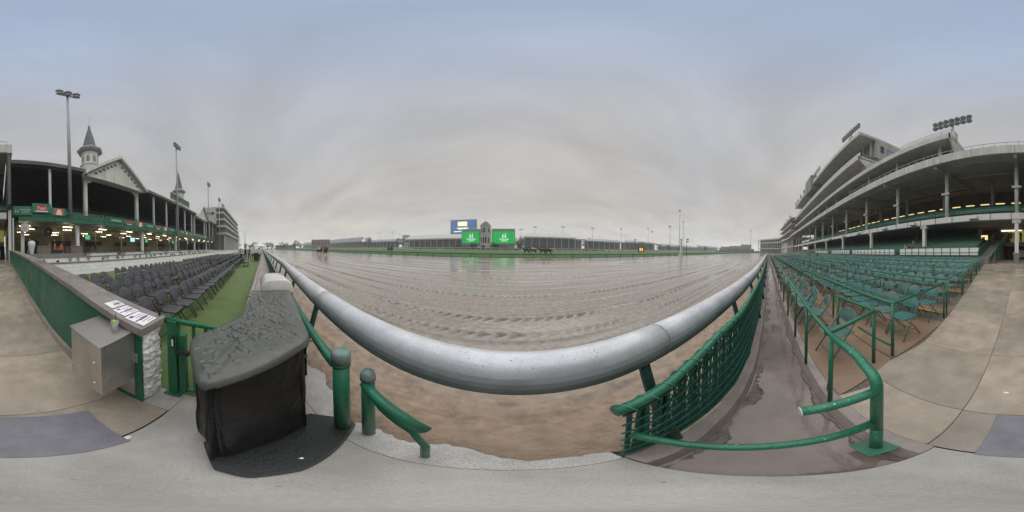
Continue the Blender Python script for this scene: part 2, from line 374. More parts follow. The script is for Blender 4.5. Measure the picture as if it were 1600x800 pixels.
def track_material():
    m = bpy.data.materials.new('wet_track_mud'); m.use_nodes = True
    t = m.node_tree; L = t.links.new; b = t.nodes['Principled BSDF']
    geo = N(t, 'ShaderNodeNewGeometry')
    mp = N(t, 'ShaderNodeMapping'); L(geo.outputs['Position'], mp.inputs['Vector']); mp.inputs['Scale'].default_value = (0.16, 1.0, 1.0)
    n1 = N(t, 'ShaderNodeTexNoise'); L(mp.outputs[0], n1.inputs['Vector']); n1.inputs['Scale'].default_value = 1.1; n1.inputs['Detail'].default_value = 6
    n2 = N(t, 'ShaderNodeTexNoise'); L(geo.outputs['Position'], n2.inputs['Vector']); n2.inputs['Scale'].default_value = 9; n2.inputs['Detail'].default_value = 6
    sep = N(t, 'ShaderNodeSeparateXYZ'); L(geo.outputs['Position'], sep.inputs[0])
    edge = N(t, 'ShaderNodeMapRange'); L(sep.outputs['Y'], edge.inputs['Value']); edge.inputs['From Min'].default_value = 0.9; edge.inputs['From Max'].default_value = 2.8; edge.inputs['To Min'].default_value = 0; edge.inputs['To Max'].default_value = 1
    ex = N(t, 'ShaderNodeMath', operation='ADD'); L(edge.outputs[0], ex.inputs[0])
    nm = N(t, 'ShaderNodeMapRange'); L(n1.outputs['Fac'], nm.inputs['Value']); nm.inputs['From Min'].default_value = 0.3; nm.inputs['From Max'].default_value = 0.7; nm.inputs['To Min'].default_value = -0.35; nm.inputs['To Max'].default_value = 0.35
    L(nm.outputs[0], ex.inputs[1]); ex.use_clamp = True
    cm = N(t, 'ShaderNodeMix', data_type='RGBA'); L(ex.outputs[0], cm.inputs[0]); cm.inputs[6].default_value = (0.31, 0.225, 0.155, 1); cm.inputs[7].default_value = (0.265, 0.235, 0.2, 1)
    c2 = N(t, 'ShaderNodeMix', data_type='RGBA', blend_type='MULTIPLY'); c2.inputs[0].default_value = 1.0; L(cm.outputs[2], c2.inputs[6])
    gr = N(t, 'ShaderNodeMapRange'); L(n2.outputs['Fac'], gr.inputs['Value']); gr.inputs['From Min'].default_value = 0.3; gr.inputs['From Max'].default_value = 0.7; gr.inputs['To Min'].default_value = 0.72; gr.inputs['To Max'].default_value = 1.15
    L(gr.outputs[0], c2.inputs[7]); L(c2.outputs[2], b.inputs['Base Color'])
    ro = N(t, 'ShaderNodeMapRange'); L(n1.outputs['Fac'], ro.inputs['Value']); ro.inputs['From Min'].default_value = 0.36; ro.inputs['From Max'].default_value = 0.62; ro.inputs['To Min'].default_value = 0.22; ro.inputs['To Max'].default_value = 0.06
    rd = N(t, 'ShaderNodeMix', data_type='FLOAT'); L(edge.outputs[0], rd.inputs[0]); rd.inputs[2].default_value = 0.6; L(ro.outputs[0], rd.inputs[3]); L(rd.outputs[0], b.inputs['Roughness'])
    bp = N(t, 'ShaderNodeBump'); bp.inputs['Strength'].default_value = 0.04; bp.inputs['Distance'].default_value = 0.03
    n3 = N(t, 'ShaderNodeTexNoise'); L(geo.outputs['Position'], n3.inputs['Vector']); n3.inputs['Scale'].default_value = 11; n3.inputs['Detail'].default_value = 5
    bs_ = N(t, 'ShaderNodeMapRange'); L(edge.outputs[0], bs_.inputs['Value']); bs_.inputs['To Min'].default_value = 0.75; bs_.inputs['To Max'].default_value = 0.04; L(bs_.outputs[0], bp.inputs['Strength'])
    n3.inputs['Scale'].default_value = 17; n3.inputs['Roughness'].default_value = 0.65
    L(n3.outputs['Fac'], bp.inputs['Height']); L(bp.outputs[0], b.inputs['Normal'])
    return m
TRACKM = track_material()
TRACK_Z = -0.15
GRID = rng.random((64, 64))
def fbm(X, Y, f, octv):
    # value noise summed over octaves, centred on zero
    out = np.zeros_like(X); a = 0.5
    for o in range(octv):
        u, v = X * f, Y * f; i, j = np.floor(u).astype(int), np.floor(v).astype(int); s, t = u - i, v - j
        s = s * s * (3 - 2 * s); t = t * t * (3 - 2 * t)
        g00, g10, g01, g11 = (GRID[(i + p) % 64, (j + q) % 64] for p, q in ((0, 0), (1, 0), (0, 1), (1, 1)))
        out += a * ((g00 * (1 - s) + g10 * s) * (1 - t) + (g01 * (1 - s) + g11 * s) * t - 0.5)
        a *= 0.5; f *= 2.03
    return out
def track_height(X, Y):
    h = (0.0022 * np.sin(X * 0.23 + Y * 2.1 + 2 * np.sin(X * 0.11)) * np.sin(Y * 1.3 + 0.1 * X) + 0.0012 * np.sin(X * 1.3 - Y * 2.9 + np.sin(X)) * np.sin(Y * 4.7)) * np.clip(1.2 - Y / 14, 0.0, 1)
    # long harrow ridges, softly wandering
    wob = 0.05 * np.sin(X * 0.21) + 0.03 * np.sin(X * 0.53 + 1.0)
    soft = lambda y0, w: np.exp(-((Y - y0 - wob) / w) ** 2)
    # long narrow furrows with raised lips
    for y0, d, w in [(2.4, .014, .05), (2.75, .016, .04), (4.15, .02, .04), (4.95, .018, .035), (5.9, .03, .06), (6.9, .022, .045), (7.75, .03, .06), (8.5, .02, .05), (9.5, .04, .08), (10.9, .03, .07), (12.6, .05, .1), (14.2, .03, .1), (16.4, .05, .13), (21.5, .05, .18)]:
        dd = 2.5 * d * (0.75 + 0.35 * np.sin(X * 0.31 + y0 * 3))
        h = h - dd * soft(y0, w) + 0.1 * dd * (soft(y0 - 1.9 * w, w) + soft(y0 + 1.9 * w, w))
    # chevron tread prints punched into the wet surface, in rows
    for y0, per, amp, w in [(3.08, .27, .1, .08), (3.9, .31, .13, .09), (5.9, .27, .12, .085), (7.75, .36, .07, .07), (9.5, .42, .09, .1)]:
        ph = X / per + 0.5 * np.sin(X * 0.7 + y0 * 5) + 0.3 * np.sin(X * 1.9 + y0) + 0.9 * fbm(X + y0 * 9, Y * 0.3, 1.7, 3)
        z = np.sin(2 * np.pi * ph + np.abs(Y - y0 - wob) * 26)
        z = np.clip(z * 1.6 - 0.25, -1, 0.1)
        gate = np.clip(0.8 + 0.55 * np.sin(X * 0.83 + y0 * 7) + 0.4 * np.sin(X * 2.3 + y0), 0.1, 1.2)
        h = h + amp * z * gate * soft(y0, w)
    near = np.clip((2.6 - Y) / 1.4, 0, 1)
    h = h + near * (0.13 * fbm(X, Y, 3.4, 6) - 0.02) + 0.004 * fbm(X * 0.5 + 31, Y, 1.1, 4) * np.clip(1.3 - Y / 9, 0, 1)
    # streaks dragged along the strip under the rail
    h = h + near * 0.07 * fbm(X * 0.3 + 7, Y * 3.0, 2.4, 4)
    return h
def make_track():
    xs = [0.0]; s = 0.045
    while xs[-1] < 135:
        if xs[-1] > 5: s *= 1.022
        xs.append(xs[-1] + s)
    xs = np.array([-x for x in reversed(xs[1:])] + xs)
    ys = [0.1]; s = 0.03
    while ys[-1] < 28.4:
        if ys[-1] > 4: s *= 1.012
        ys.append(ys[-1] + s)
    ys = np.array(ys); ys[-1] = 28.4
    X, Y = np.meshgrid(xs, ys)
    Z = TRACK_Z + track_height(X, Y) + rng.normal(0, 0.0016, X.shape) * np.clip(1.5 - Y / 9, 0.1, 1)
    nx, ny = len(xs), len(ys)
    co = np.stack([X, Y, Z], -1).reshape(-1, 3)
    i = np.arange((ny - 1) * (nx - 1)); r, c = i // (nx - 1), i % (nx - 1); a = r * nx + c
    q = np.stack([a, a + 1, a + nx + 1, a + nx], -1)
    me = bpy.data.meshes.new('track')
    me.vertices.add(len(co)); me.vertices.foreach_set('co', co.ravel())
    me.loops.add(q.size); me.loops.foreach_set('vertex_index', q.ravel().astype(np.int32))
    me.polygons.add(len(q)); me.polygons.foreach_set('loop_start', np.arange(0, q.size, 4, dtype=np.int32))
    me.polygons.foreach_set('use_smooth', np.ones(len(q), bool))
    me.update(calc_edges=True); me.materials.append(TRACKM)
    tag(link('track', me), kind='structure')
make_track()
def track_turns():
    # both ends of the straight bend towards the infield
    for sgn in (-1, 1):
        m = MB(); n = 40; Rr = 105.0; cx, cy = sgn * 134.6, 28.4 + 100
        for k in range(n + 1):
            a = math.pi * 0.9 * k / n
            for rr in (100.0, 129.0):
                m.v.append((cx + sgn * rr * math.sin(a), cy - rr * math.cos(a), TRACK_Z - 0.02))
        for k in range(n):
            m.f.append((2 * k, 2 * k + 1, 2 * k + 3, 2 * k + 2)); m.m.append(0); m.sm.append(False)
        struct('track_turn', m, TRACKM)
track_turns()
def ribbon(name, m, lo, hi, xs, z, kind='structure', parent=None):
    b = MB()
    for x in xs:
        b.v += [(x, lo(x), z), (x, hi(x), z)]
    for k in range(len(xs) - 1):
        b.f.append((2 * k, 2 * k + 2, 2 * k + 3, 2 * k + 1)); b.m.append(0); b.sm.append(False)
    o = b.build(name, m, parent)
    return tag(o, kind=kind) if kind else o
FX = [-135, -100, -60, -30, -12, -5.45, -2.5, -1.64, -0.8, 0.3]
XR = [0.3, 0.9, 1.4, 2.02, 2.82, 5.67, 18, 60, 130]
# turf course and infield grass, with a lighter band beyond the dividing line
m = MB(); m.add([(-230, 28.35, -0.12), (230, 28.35, -0.12), (230, 51, -0.02), (-230, 51, -0.02)], [(0, 1, 2, 3)]); struct('turf_course', m, GRASS_D)
m = MB(); m.add([(-260, 51, -0.02), (260, 51, -0.02), (260, 76, 0.25), (-260, 76, 0.25)], [(0, 1, 2, 3)]); struct('inner_turf_course', m, GRASS)
m = MB(); m.add([(-420, 76, 0.25), (420, 76, 0.25), (420, 420, 0.6), (-420, 420, 0.6)], [(0, 1, 2, 3)]); struct('infield', m, EARTH)
m = MB(); m.add([(-260, 50.2, 0.005), (260, 50.2, 0.005), (260, 51.6, 0.012), (-260, 51.6, 0.012)], [(0, 1, 2, 3)]); struct('infield_path', m, mat('sandy_path', (0.3, 0.22, 0.14), 0.7))

# left terrace base, kerb and carpet turf
ribbon('terrace_ground', MID_GREY, lambda x: -16.0, lambda x: min(turf_y(x) + 0.02, fence_y(x) - 0.1), [-135, -100, -60, -30, -12, -5.45, -2.5, -1.64, -1.15], -0.006)
ribbon('artificial_turf', TURF, lambda x: -10.55, turf_y, [-60, -30, -12, -5.45, -3.2, -1.26], 0.004)
def kerb():
    b = MB(); xs = [-130, -60, -30, -12, -5.45, -2.9]
    for x in xs:
        y0, y1 = turf_y(x) + 0.03, fence_y(x) - 0.06
        b.v += [(x, y0, -0.1), (x, y0, 0.29), (x, y0 + 0.12, 0.3), (x, y0 + 0.14, 0.26), (x, y1, 0.26), (x, y1, -0.1)]
    for k in range(len(xs) - 1):
        for j in range(5):
            b.f.append((6 * k + j, 6 * k + 6 + j, 6 * k + 7 + j, 6 * k + j + 1)); b.m.append(0); b.sm.append(False)
    b.f.append(tuple(6 * (len(xs) - 1) + j for j in range(6))); b.m.append(0); b.sm.append(False)
    struct('kerb', b, KERB, recalc=True)
kerb()
def edge_x(y):
    # where the aisle meets the boxes of green chairs
    return 1.62 + 0.166 * max(0.0, -y - 2.3)
def apron():
    # the aisle: concrete slabs laid with open joints over a dark bed
    bed = MB()
    ys = [0.3, -3, -17, -60]
    for y in ys:
        bed.v += [(-0.98, y, fz(y) - 0.014), (260, y, fz(y) - 0.014)]
    for k in range(len(ys) - 1):
        bed.f.append((2 * k, 2 * k + 2, 2 * k + 3, 2 * k + 1)); bed.m.append(0); bed.sm.append(False)
    # keep the gutter clear: the bed starts at its inner edge
    bed.v[0] = (-0.98, -0.64, -0.014); bed.v[1] = (260, -0.9, -0.014)
    ap = struct('apron', bed, JOINT)
    def slab(poly, m):
        b = MB(); n = len(poly)
        b.v = [(x, y, fz(y) - 0.012) for x, y in poly] + [(x, y, fz(y)) for x, y in poly]
        b.f = [tuple(range(n, 2 * n))] + [(i, (i + 1) % n, n + (i + 1) % n, n + i) for i in range(n)]
        b.m = [0] * len(b.f); b.sm = [False] * len(b.f)
        b.build('slab', m, ap, recalc=True)
    g = 0.0035
    rows = [-0.62, -1.12, -2.3, -4.1, -6.3, -9.0, -12.2, -17.0]
    cut = 0.42
    for k, (y1, y0) in enumerate(zip(rows, rows[1:])):
        c0, c1 = cut + 0.03 * k, cut + 0.03 * (k + 1)
        e1, e0 = (edge_x(y1), edge_x(y0))
        if k < 2: e1 = e0 = 1.3 if k == 0 else 1.62
        slab([(-0.97, y1 - g), (c0 - g, y1 - g), (c1 - g, y0 + g), (-0.97, y0 + g)], CONCRETE if k % 2 else CONCRETE_B)
        slab([(c0 + g, y1 - g), (e1 - g, y1 - g), (e0 - g, y0 + g), (c1 + g, y0 + g)], CONCRETE_B if k % 2 else CONCRETE)
    slab([(-0.97, -17.01), (6.2, -17.01), (6.2, -24), (-0.97, -24)], CONCRETE_B)
    # paler slabs by the gate and under the rail
    b = MB(); b.prism([(-1.3, -1.02), (-0.975, -1.02), (-0.975, -0.615), (-1.3, -0.615)], -0.3, -0.001); b.build('slab', CONCRETE_PALE, ap)
    b = MB(); b.prism([(-1.25, -0.61), (0.375, -0.61), (0.375, 0.4), (-1.25, 0.36)], -0.3, 0.0); b.build('slab', CONCRETE_PALE, ap)
    b = MB(); b.prism([(-2.9, -0.34), (-1.256, -0.42), (-1.256, 0.36), (-2.9, 0.45)], -0.3, 0.012); b.build('slab', CONCRETE_PALE, ap)
apron()
def gutter():
    b = MB()
    prof = lambda x: [(fence_y(x) - 0.02, -0.3), (fence_y(x) - 0.02, 0.02), (fence_y(x) - 0.12, 0.02), (fence_y(x) - 0.15, -0.09), (-0.46, -0.11), (-0.52, 0.0), (-0.621, 0.0), (-0.621, -0.3)]
    xs = [0.38, 0.9, 1.4, 2.02, 2.82, 5.67, 18, 60, 125]
    for x in xs:
        b.v += [(x, y, z) for y, z in prof(x)]
    n = 8
    for k in range(len(xs) - 1):
        for j in range(n - 1):
            b.mi = 1 if j in (3,) else 0
            b.f.append((n * k + j, n * k + j + 1, n * k + n + j + 1, n * k + n + j)); b.m.append(b.mi); b.sm.append(False)
    b.f.append(tuple(range(n))); b.m.append(0); b.sm.append(False)
    gt = struct('gutter', b, [KERB, GUTTER], recalc=True)
    # silt banks washed up along both sides of the channel
    s = MB(); s.smooth = True
    for side in (0, 1):
        n0 = len(s.v); x = 0.4; cnt = 0
        while x < 40:
            nz = 0.5 + 0.5 * math.sin(x * 3.1 + side) * math.sin(x * 1.3 + 2) + 0.35 * math.sin(x * 9.7 + side * 2) + random.uniform(-.15, .15)
            nz = max(0.03, min(1.3, nz)) * (1.0 if not side else 0.55)
            ya = fence_y(x) - 0.14 if not side else -0.475
            sg = -1 if not side else 1
            for u, hgt in ((0, 0.012), (0.4, 0.014), (0.8, 0.008), (1.0, -0.012)):
                s.v.append((x, ya + sg * (0.015 + u * 0.13 * nz), -0.1 + hgt * (0.4 + 0.8 * nz) + random.uniform(-.002, .002)))
            cnt += 1; x += 0.035 if x < 6 else 0.15
        for k in range(cnt - 1):
            for q in range(3):
                a = n0 + 4 * k + q; s.f.append((a, a + 1, a + 5, a + 4) if side else (a, a + 4, a + 5, a + 1)); s.m.append(0); s.sm.append(True)
    vs = []; n = 18
    for rr, zz in ((1.0, -0.012), (0.7, 0.006), (0.3, 0.012)):
        for k in range(n):
            a = 2 * math.pi * k / n; q = rr * (0.12 + 0.03 * math.sin(3 * a) + 0.02 * math.sin(7 * a + 1)); vs.append((3.55 + 2.6 * q * math.cos(a), -0.18 + q * math.sin(a), -0.103 + zz))
    s.add(vs, [(i * n + k, i * n + (k + 1) % n, (i + 1) * n + (k + 1) % n, (i + 1) * n + k) for i in range(2) for k in range(n)] + [tuple(2 * n + k for k in range(n))])
    o = s.build('silt', MUD_EDGE, gt); tag(o, kind='stuff')
gutter()
pl = MB(); pl.prism([(-0.57, -1.02), (-0.2, -1.07), (0.2, -1.1), (0.2, -0.6), (-0.52, -0.55)], 0.001, 0.012)
tag(pl.build('floor_plate', PLATE, bevel=0.003), 'flat purple-grey plate lying on the wet concrete behind the viewer', 'floor plate')
# ------------------------------------------------------------------ running rail, fences, pipe railings
def running_rail():
    root = empty('running_rail', (0, rail_y(0), TRACK_Z), 'pale rounded aluminium running rail on dark green posts beside the muddy track', 'rail')
    inv = -root.location
    joints = [-128, -96, -72, -54, -40, -29, -20.5, -14, -9.2, -5.6, -3.05, -1.72, 0.82, 3.3, 5.9, 9.5, 14, 20, 28, 39, 52, 68, 90, 126]
    def path(a, b):
        n = max(3, int(min(12, (b - a) / 0.18)))
        return [Vector((a + (b - a) * k / n, rail_y(a + (b - a) * k / n), 0)) for k in range(n + 1)]
    # rounded crown with a straight outer skirt
    prof = [(-0.10, -0.10), (-0.106, -0.05), (-0.106, -0.015), (-0.1, 0.02), (-0.09, 0.045), (-0.068, 0.072), (-0.03, 0.092), (0.01, 0.095), (0.05, 0.082), (0.082, 0.05), (0.095, 0.0), (0.09, -0.06), (0.06, -0.10), (0.0, -0.112), (-0.06, -0.112)]
    for a, c in zip(joints, joints[1:]):
        b = MB(); b.smooth = True
        P = path(a + 0.004, c - 0.004); n = len(prof)
        for p in P:
            b.v += [(p.x, p.y + u, 1.05 + w) for u, w in prof]
        for k in range(len(P) - 1):
            for j in range(n):
                j2 = (j + 1) % n
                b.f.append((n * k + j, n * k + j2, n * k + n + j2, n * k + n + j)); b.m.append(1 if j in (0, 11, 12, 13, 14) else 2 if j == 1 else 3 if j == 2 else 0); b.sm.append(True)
        b.f.append(tuple(range(n))); b.m.append(0); b.sm.append(False)
        b.f.append(tuple(reversed(range(n * (len(P) - 1), n * len(P))))); b.m.append(0); b.sm.append(False)
        b.v = [(x + inv.x, y + inv.y, z + inv.z) for x, y, z in b.v]
        b.build('rail_section', [RAILM, mat('rail_underside_shade', (0.2, 0.25, 0.265), 0.4, 0.12, 5, stain=0.3), mat('rail_lower_side_shade', (0.3, 0.35, 0.365), 0.38, 0.1, 5, stain=0.3), mat('rail_side_half_shade', (0.45, 0.49, 0.505), 0.36, 0.1, 5, stain=0.25)], root, recalc=True)  # darker tones below the crown paint the rail's shading into its colour
    pm = MB(); pm.add([], []); pm.tube([(0, -0.30, 0.0), (0, -0.24, 0.3), (0, -0.1, 0.78), (0, -0.01, 1.12)], 0.036, 10)
    pmesh = pm.mesh('post', POST)
    for x in [-62, -48, -36, -30, -25, -20.6, -17, -14, -11.4, -9.1, -7.1, -5.4, -3.7, -1.95, 0.68, 2.35, 3.9, 5.6, 7.6, 10, 13, 16.5, 20.5, 25, 31, 38, 47]:
        link('post', pmesh, root, Vector((x, rail_y(x), TRACK_Z)) + inv)
running_rail()
def mesh_fence_right():
    root = empty('mesh_fence', (0.37, fence_y(0.37), -0.05), 'green slatted chain-link fence with top pipe along the muddy gutter', 'fence')
    inv = -root.location
    def sh(p): return tuple(Vector(p) + inv)
    TZ = 0.97
    tz = lambda x: lerp([(0.0, 0.84), (0.55, 0.85), (1.15, 0.97), (2, 0.97)], min(x, 2)) if x > 0 else 0.84
    pts = [(x, fence_y(x), tz(x)) for x in [0.33, 0.45, 0.62, 0.78, 0.9, 1.02, 1.15, 1.4, 1.7, 2.02, 2.82, 4, 5.67, 10, 18, 60, 125]]
    b = MB(); b.tube([sh(p) for p in pts], 0.029, 12); b.build('top_pipe', GREEN_PEEL, root)
    sm = MB(); sm.bx(-0.0125, 0.0125, -0.003, 0.003, 0.03, TZ - 0.03); smesh = sm.mesh('slat', GREEN_FENCE)
    x = 0.40; k = 0
    while x < 9.0 and k < 290:
        dx = 0.028 if x < 6 else 0.032
        o = link('slat', smesh, root, Vector((x, fence_y(x), 0)) + inv)
        d = (fence_y(x + 0.05) - fence_y(x - 0.05)) / 0.1
        o.rotation_euler = (0.0, 0.10 * math.sin(k * 1.3) * 0.3, math.atan(d)); o.scale = (1, 1, tz(x) / TZ); k += 1
        x += dx
    # woven wires: diagonals both ways and the tie wire looping along the pipe
    w = MB()
    x = 0.36
    while x < 3.4:
        for s in (1, -1):
            xa, xb = (x, x + 0.36) if s > 0 else (x + 0.36, x)
            n = 4
            for j in range(n):
                u0, u1 = j / n, (j + 1) / n
                p = [xa + (xb - xa) * u for u in (u0, u1)]
                w.bar(sh((p[0], fence_y(p[0]) - s * 0.006, 0.04 + (tz(p[0]) - 0.07) * u0)), sh((p[1], fence_y(p[1]) - s * 0.006, 0.04 + (tz(p[1]) - 0.07) * u1)), 0.006)
        x += 0.05
    for z in (0.06, 0.2, 0.34, 0.48, 0.62, 0.76, 0.9):
        xs = [0.36 + 0.25 * i for i in range(35)]
        for a, c in zip(xs, xs[1:]):
            w.bar(sh((a, fence_y(a) - 0.011, z * tz(a) / TZ)), sh((c, fence_y(c) - 0.011, z * tz(c) / TZ)), 0.01)
    w.build('wire_mesh', GREEN_FENCE, root)
    t = MB(); tp = []
    for i in range(420):
        a = i * 0.32; x = 0.34 + i * 0.006
        tp.append(sh((x, fence_y(x) + 0.034 * math.cos(a), tz(x) + 0.034 * math.sin(a) - 0.004)))
    t.tube(tp, 0.0045, 5); t.build('tie_wire', mat('tie_wire_green', (0.06, 0.26, 0.2), 0.4), root)
    s = MB(); xs = [9, 12, 18, 30, 60, 100, 125]
    for x in xs:
        s.v += [sh((x, fence_y(x) + 0.012, 0.0)), sh((x, fence_y(x) + 0.012, TZ)), sh((x, fence_y(x) - 0.012, TZ)), sh((x, fence_y(x) - 0.012, 0.0))]
    for i in range(len(xs) - 1):
        for j in range(4):
            s.f.append((4 * i + j, 4 * i + (j + 1) % 4, 4 * i + 4 + (j + 1) % 4, 4 * i + 4 + j)); s.m.append(0); s.sm.append(False)
    s.build('windscreen', GREEN_FENCE, root, recalc=True)
    pmm = MB(); pmm.tube([(0, 0, -0.05), (0, 0, TZ + 0.02)], 0.026, 8); pm = pmm.mesh('post', GREEN)
    for x in (2.9, 5.6, 8.6, 12, 16, 21, 27, 35, 45, 60):
        link('post', pm, root, Vector((x, fence_y(x) + 0.05, 0)) + inv)
mesh_fence_right()
def mesh_fence_left():
    root = empty('screened_fence', (-0.85, 0.45, 0), 'dark green screened fence with top pipe between kerb and running rail', 'fence')
    inv = -root.location
    def sh(p): return tuple(Vector(p) + inv)
    TZ = 0.84
    xs = [-0.86, -1.2, -1.64, -2.5, -3.6, -5.45, -8, -12, -30, -60, -125]
    b = MB(); b.tube([sh((x, fence_y(x), TZ)) for x in xs], 0.036, 12); b.build('top_pipe', GREEN_PEEL, root)
    b = MB(); b.tube([sh((x, fence_y(x), 0.34)) for x in xs[2:]], 0.022, 8); b.build('lower_pipe', GREEN, root)
    s = MB()
    for x in xs[2:]:
        s.v += [sh((x, fence_y(x) + 0.01, 0.0)), sh((x, fence_y(x) + 0.01, TZ)), sh((x, fence_y(x) - 0.01, TZ)), sh((x, fence_y(x) - 0.01, 0.0))]
    for i in range(len(xs) - 3):
        for j in range(4):
            s.f.append((4 * i + j, 4 * i + 4 + j, 4 * i + 4 + (j + 1) % 4, 4 * i + (j + 1) % 4)); s.m.append(0); s.sm.append(False)
    s.build('windscreen', GREEN_DARK, root, recalc=True)
    def capped(name, x, y, r, h, lab, par=None):
        p = MB(); p.lathe([(r, 0.0), (r, h - 0.09)], (x, y, 0), 18); 
        o = p.build('post', GREEN_PEEL, root)
        c = MB(); c.lathe([(r + 0.006, h - 0.12), (r + 0.006, h - 0.1), (r * 0.97, h - 0.1)], (x, y, 0), 18); c.build('collar', GREEN, o)
        c = MB(); c.lathe([(r + 0.008, h - 0.09), (r + 0.01, h - 0.02), (r * 0.9, h), (0.001, h + 0.004)], (x, y, 0), 18); c.build('cap', mat('worn_post_cap', (0.1, 0.22, 0.17), 0.35, 0.3, 12, 0.2, 60, col2=(0.28, 0.28, 0.3)), o)
        return o
    root_loc = root.location
    capped('post', -0.77 - root_loc.x, 0.435 - root_loc.y, 0.048, 1.02, '')
    pmm = MB(); pmm.tube([(0, 0, 0), (0, 0, TZ + 0.03)], 0.03, 8); pm = pmm.mesh('post', GREEN)
    for x in (-3.0, -5.5, -8, -11, -15, -20, -27, -36):
        link('post', pm, root, Vector((x, fence_y(x) + 0.03, 0)) + inv)
    # the short stub beyond the end post
    r2 = empty('stub_railing', (-0.63, 0.51, 0), 'short capped green post and sloping pipe beside the fence end', 'railing')
    p = MB(); p.lathe([(0.036, 0.0), (0.036, 0.83)], (0, 0, 0), 16); o = p.build('post', GREEN_PEEL, r2)
    c = MB(); c.lathe([(0.042, 0.83), (0.042, 0.86), (0.034, 0.9), (0.001, 0.905)], (0, 0, 0), 16); c.build('cap', MATS['worn_post_cap'], o)
    c = MB(); c.tube([(0.0, -0.02, 0.80), (0.1, -0.04, 0.77), (0.25, -0.05, 0.70), (0.36, -0.05, 0.6)], 0.03, 10); c.build('pipe', GREEN_PEEL, r2)
    c = MB(); c.tube([(0.0, 0.01, 0.70), (0.12, -0.02, 0.62), (0.3, -0.04, 0.5), (0.36, -0.05, 0.3), (0.36, -0.05, 0.0)], 0.018, 8); c.build('wire_stay', GREEN, r2)
mesh_fence_left()
def bent(pts, r=0.08, n=5):
    # round the corners of a pipe path
    P = [Vector(p) for p in pts]; out = [P[0]]
    for a, b, c in zip(P, P[1:], P[2:]):
        d0, d1 = (a - b), (c - b); k = min(r, d0.length * 0.45, d1.length * 0.45)
        s, e = b + d0.normalized() * k, b + d1.normalized() * k
        for i in range(n + 1):
            t = i / n; out.append(s * (1 - t) ** 2 + b * 2 * t * (1 - t) + e * t * t)
    out.append(P[-1]); return out
def railing(name, label, tops, posts, r=0.024, group=None, mid=None, m=GREEN, base=None, nseg=10, cat='railing'):
    x0, y0 = (posts[0][0], posts[0][1]) if posts else tops[0][0][:2]
    z0 = base if base is not None else fz(y0)
    root = empty(name, (x0, y0, z0), label, cat, group)
    inv = -root.location
    for path in tops:
        b = MB(); b.tube([Vector(p) + inv for p in bent(path)], r, nseg); b.build('top_rail', m, root)
    for path in (mid or []):
        b = MB(); b.tube([Vector(p) + inv for p in bent(path)], r * 0.85, nseg); b.build('lower_rail', m, root)
    for x, y, za, zb in posts:
        b = MB(); b.tube([Vector((x, y, za)) + inv, Vector((x, y, zb)) + inv], r, nseg); b.build('post', m, root)
    return root
PEEL = mat('peeling_green_paint', (0.03, 0.19, 0.11), 0.3, 0.05, 34, 0.3, 60, col2=(0.45, 0.48, 0.46), contrast=(0.655, 0.68), detail=5, stain=0.3)
# nearest run: corner post by the gutter, its rail, a cut-off bar and a low bar across the channel
nr = railing('pipe_railing', 'thick peeling green pipe railing bending down to a post beside the gutter, nearest the viewer',
        [[(0.56, -0.45, 0.3), (0.565, -0.452, 0.975), (0.84, -0.51, 0.97), (1.12, -0.49, 0.965)]],
        [(0.56, -0.45, 0.0, 0.4)], 0.03, m=PEEL, nseg=16,
        mid=[[(0.56, -0.45, 0.875), (0.55, -0.3, 0.875), (0.535, -0.12, 0.875)], [(0.565, -0.44, 0.5), (0.5, -0.06, 0.5), (0.43, 0.3, 0.5), (0.4, 0.41, 0.5)]])
bs = MB(); bs.bx(-0.08, 0.08, -0.07, 0.09, 0.001, 0.014); bs.build('base_plate', GREEN, nr, bevel=0.003)
cp = MB(); cp.tube([(-0.025, 0.328, 0.875), (-0.0255, 0.334, 0.875)], 0.027, 14); cp.build('end_cap', mat('worn_pipe_end', (0.6, 0.62, 0.62), 0.4), nr)
# pale wet paving running out under the rail, its edge lapped by mud
pv = MB(); pv.prism([(-2.0, 0.37), (-1.25, 0.365), (0.37, 0.405), (0.37, 0.66), (-0.8, 0.70), (-2.0, 0.8)], -0.3, -0.006)
struct('wet_paving', pv, mat('pale_rinsed_concrete', (0.5, 0.485, 0.45), 0.3, 0.12, 5, 0.2, 60, wet=(0.04, 0.35), stain=0.45, wscale=2.0, grit=0.3, wsharp=0.08))
sp = MB(); sp.smooth = True; cnt = 0; x = -2.0
while x < 0.62:
    e = 0.66 - 0.055 * (x + 0.4) - 0.10 - 0.05 * math.sin(x * 5.3) - 0.03 * math.sin(x * 13.1 + 1) + random.uniform(-0.012, 0.012)
    for u, hh in ((0.0, -0.004), (0.12, 0.010), (0.45, 0.018), (1.0, -0.02)):
        sp.v.append((x, e + (rail_y(x) + 0.25 - e) * u, hh + random.uniform(-.002, .002)))
    cnt += 1; x += 0.03
for k in range(cnt - 1):
    for q in range(3):
        a = 4 * k + q; sp.f.append((a, a + 4, a + 5, a + 1)); sp.m.append(0); sp.sm.append(True)
tag(sp.build('mud_spill', TRACKM), 'brown mud lapping over the pale paving under the rail', 'mud', kind='stuff')
def rail_drops():
    b = MB(); b.smooth = True
    for k in range(420):
        x = random.uniform(-1.6, 2.2); u = random.uniform(-0.085, 0.075)
        w = lerp([(-0.106, 0.0), (-0.094, 0.035), (-0.068, 0.072), (-0.03, 0.092), (0.01, 0.095), (0.05, 0.082), (0.082, 0.05)], u)
        r = random.uniform(0.0015, 0.0042)
        b.lathe([(r, 0.0), (r * 0.8, r * 0.5), (r * 0.2, r * 0.75)], (x, rail_y(x) + u, 1.05 + w - r * 0.25), 6)
    root = [o for o in bpy.data.objects if o.name == 'running_rail'][0]
    o = b.build('rain_beads', mat('rail_rain_bead', (0.5, 0.52, 0.54), 0.04), root); o.location = -root.location
    tag(o, kind='stuff')
rail_drops()
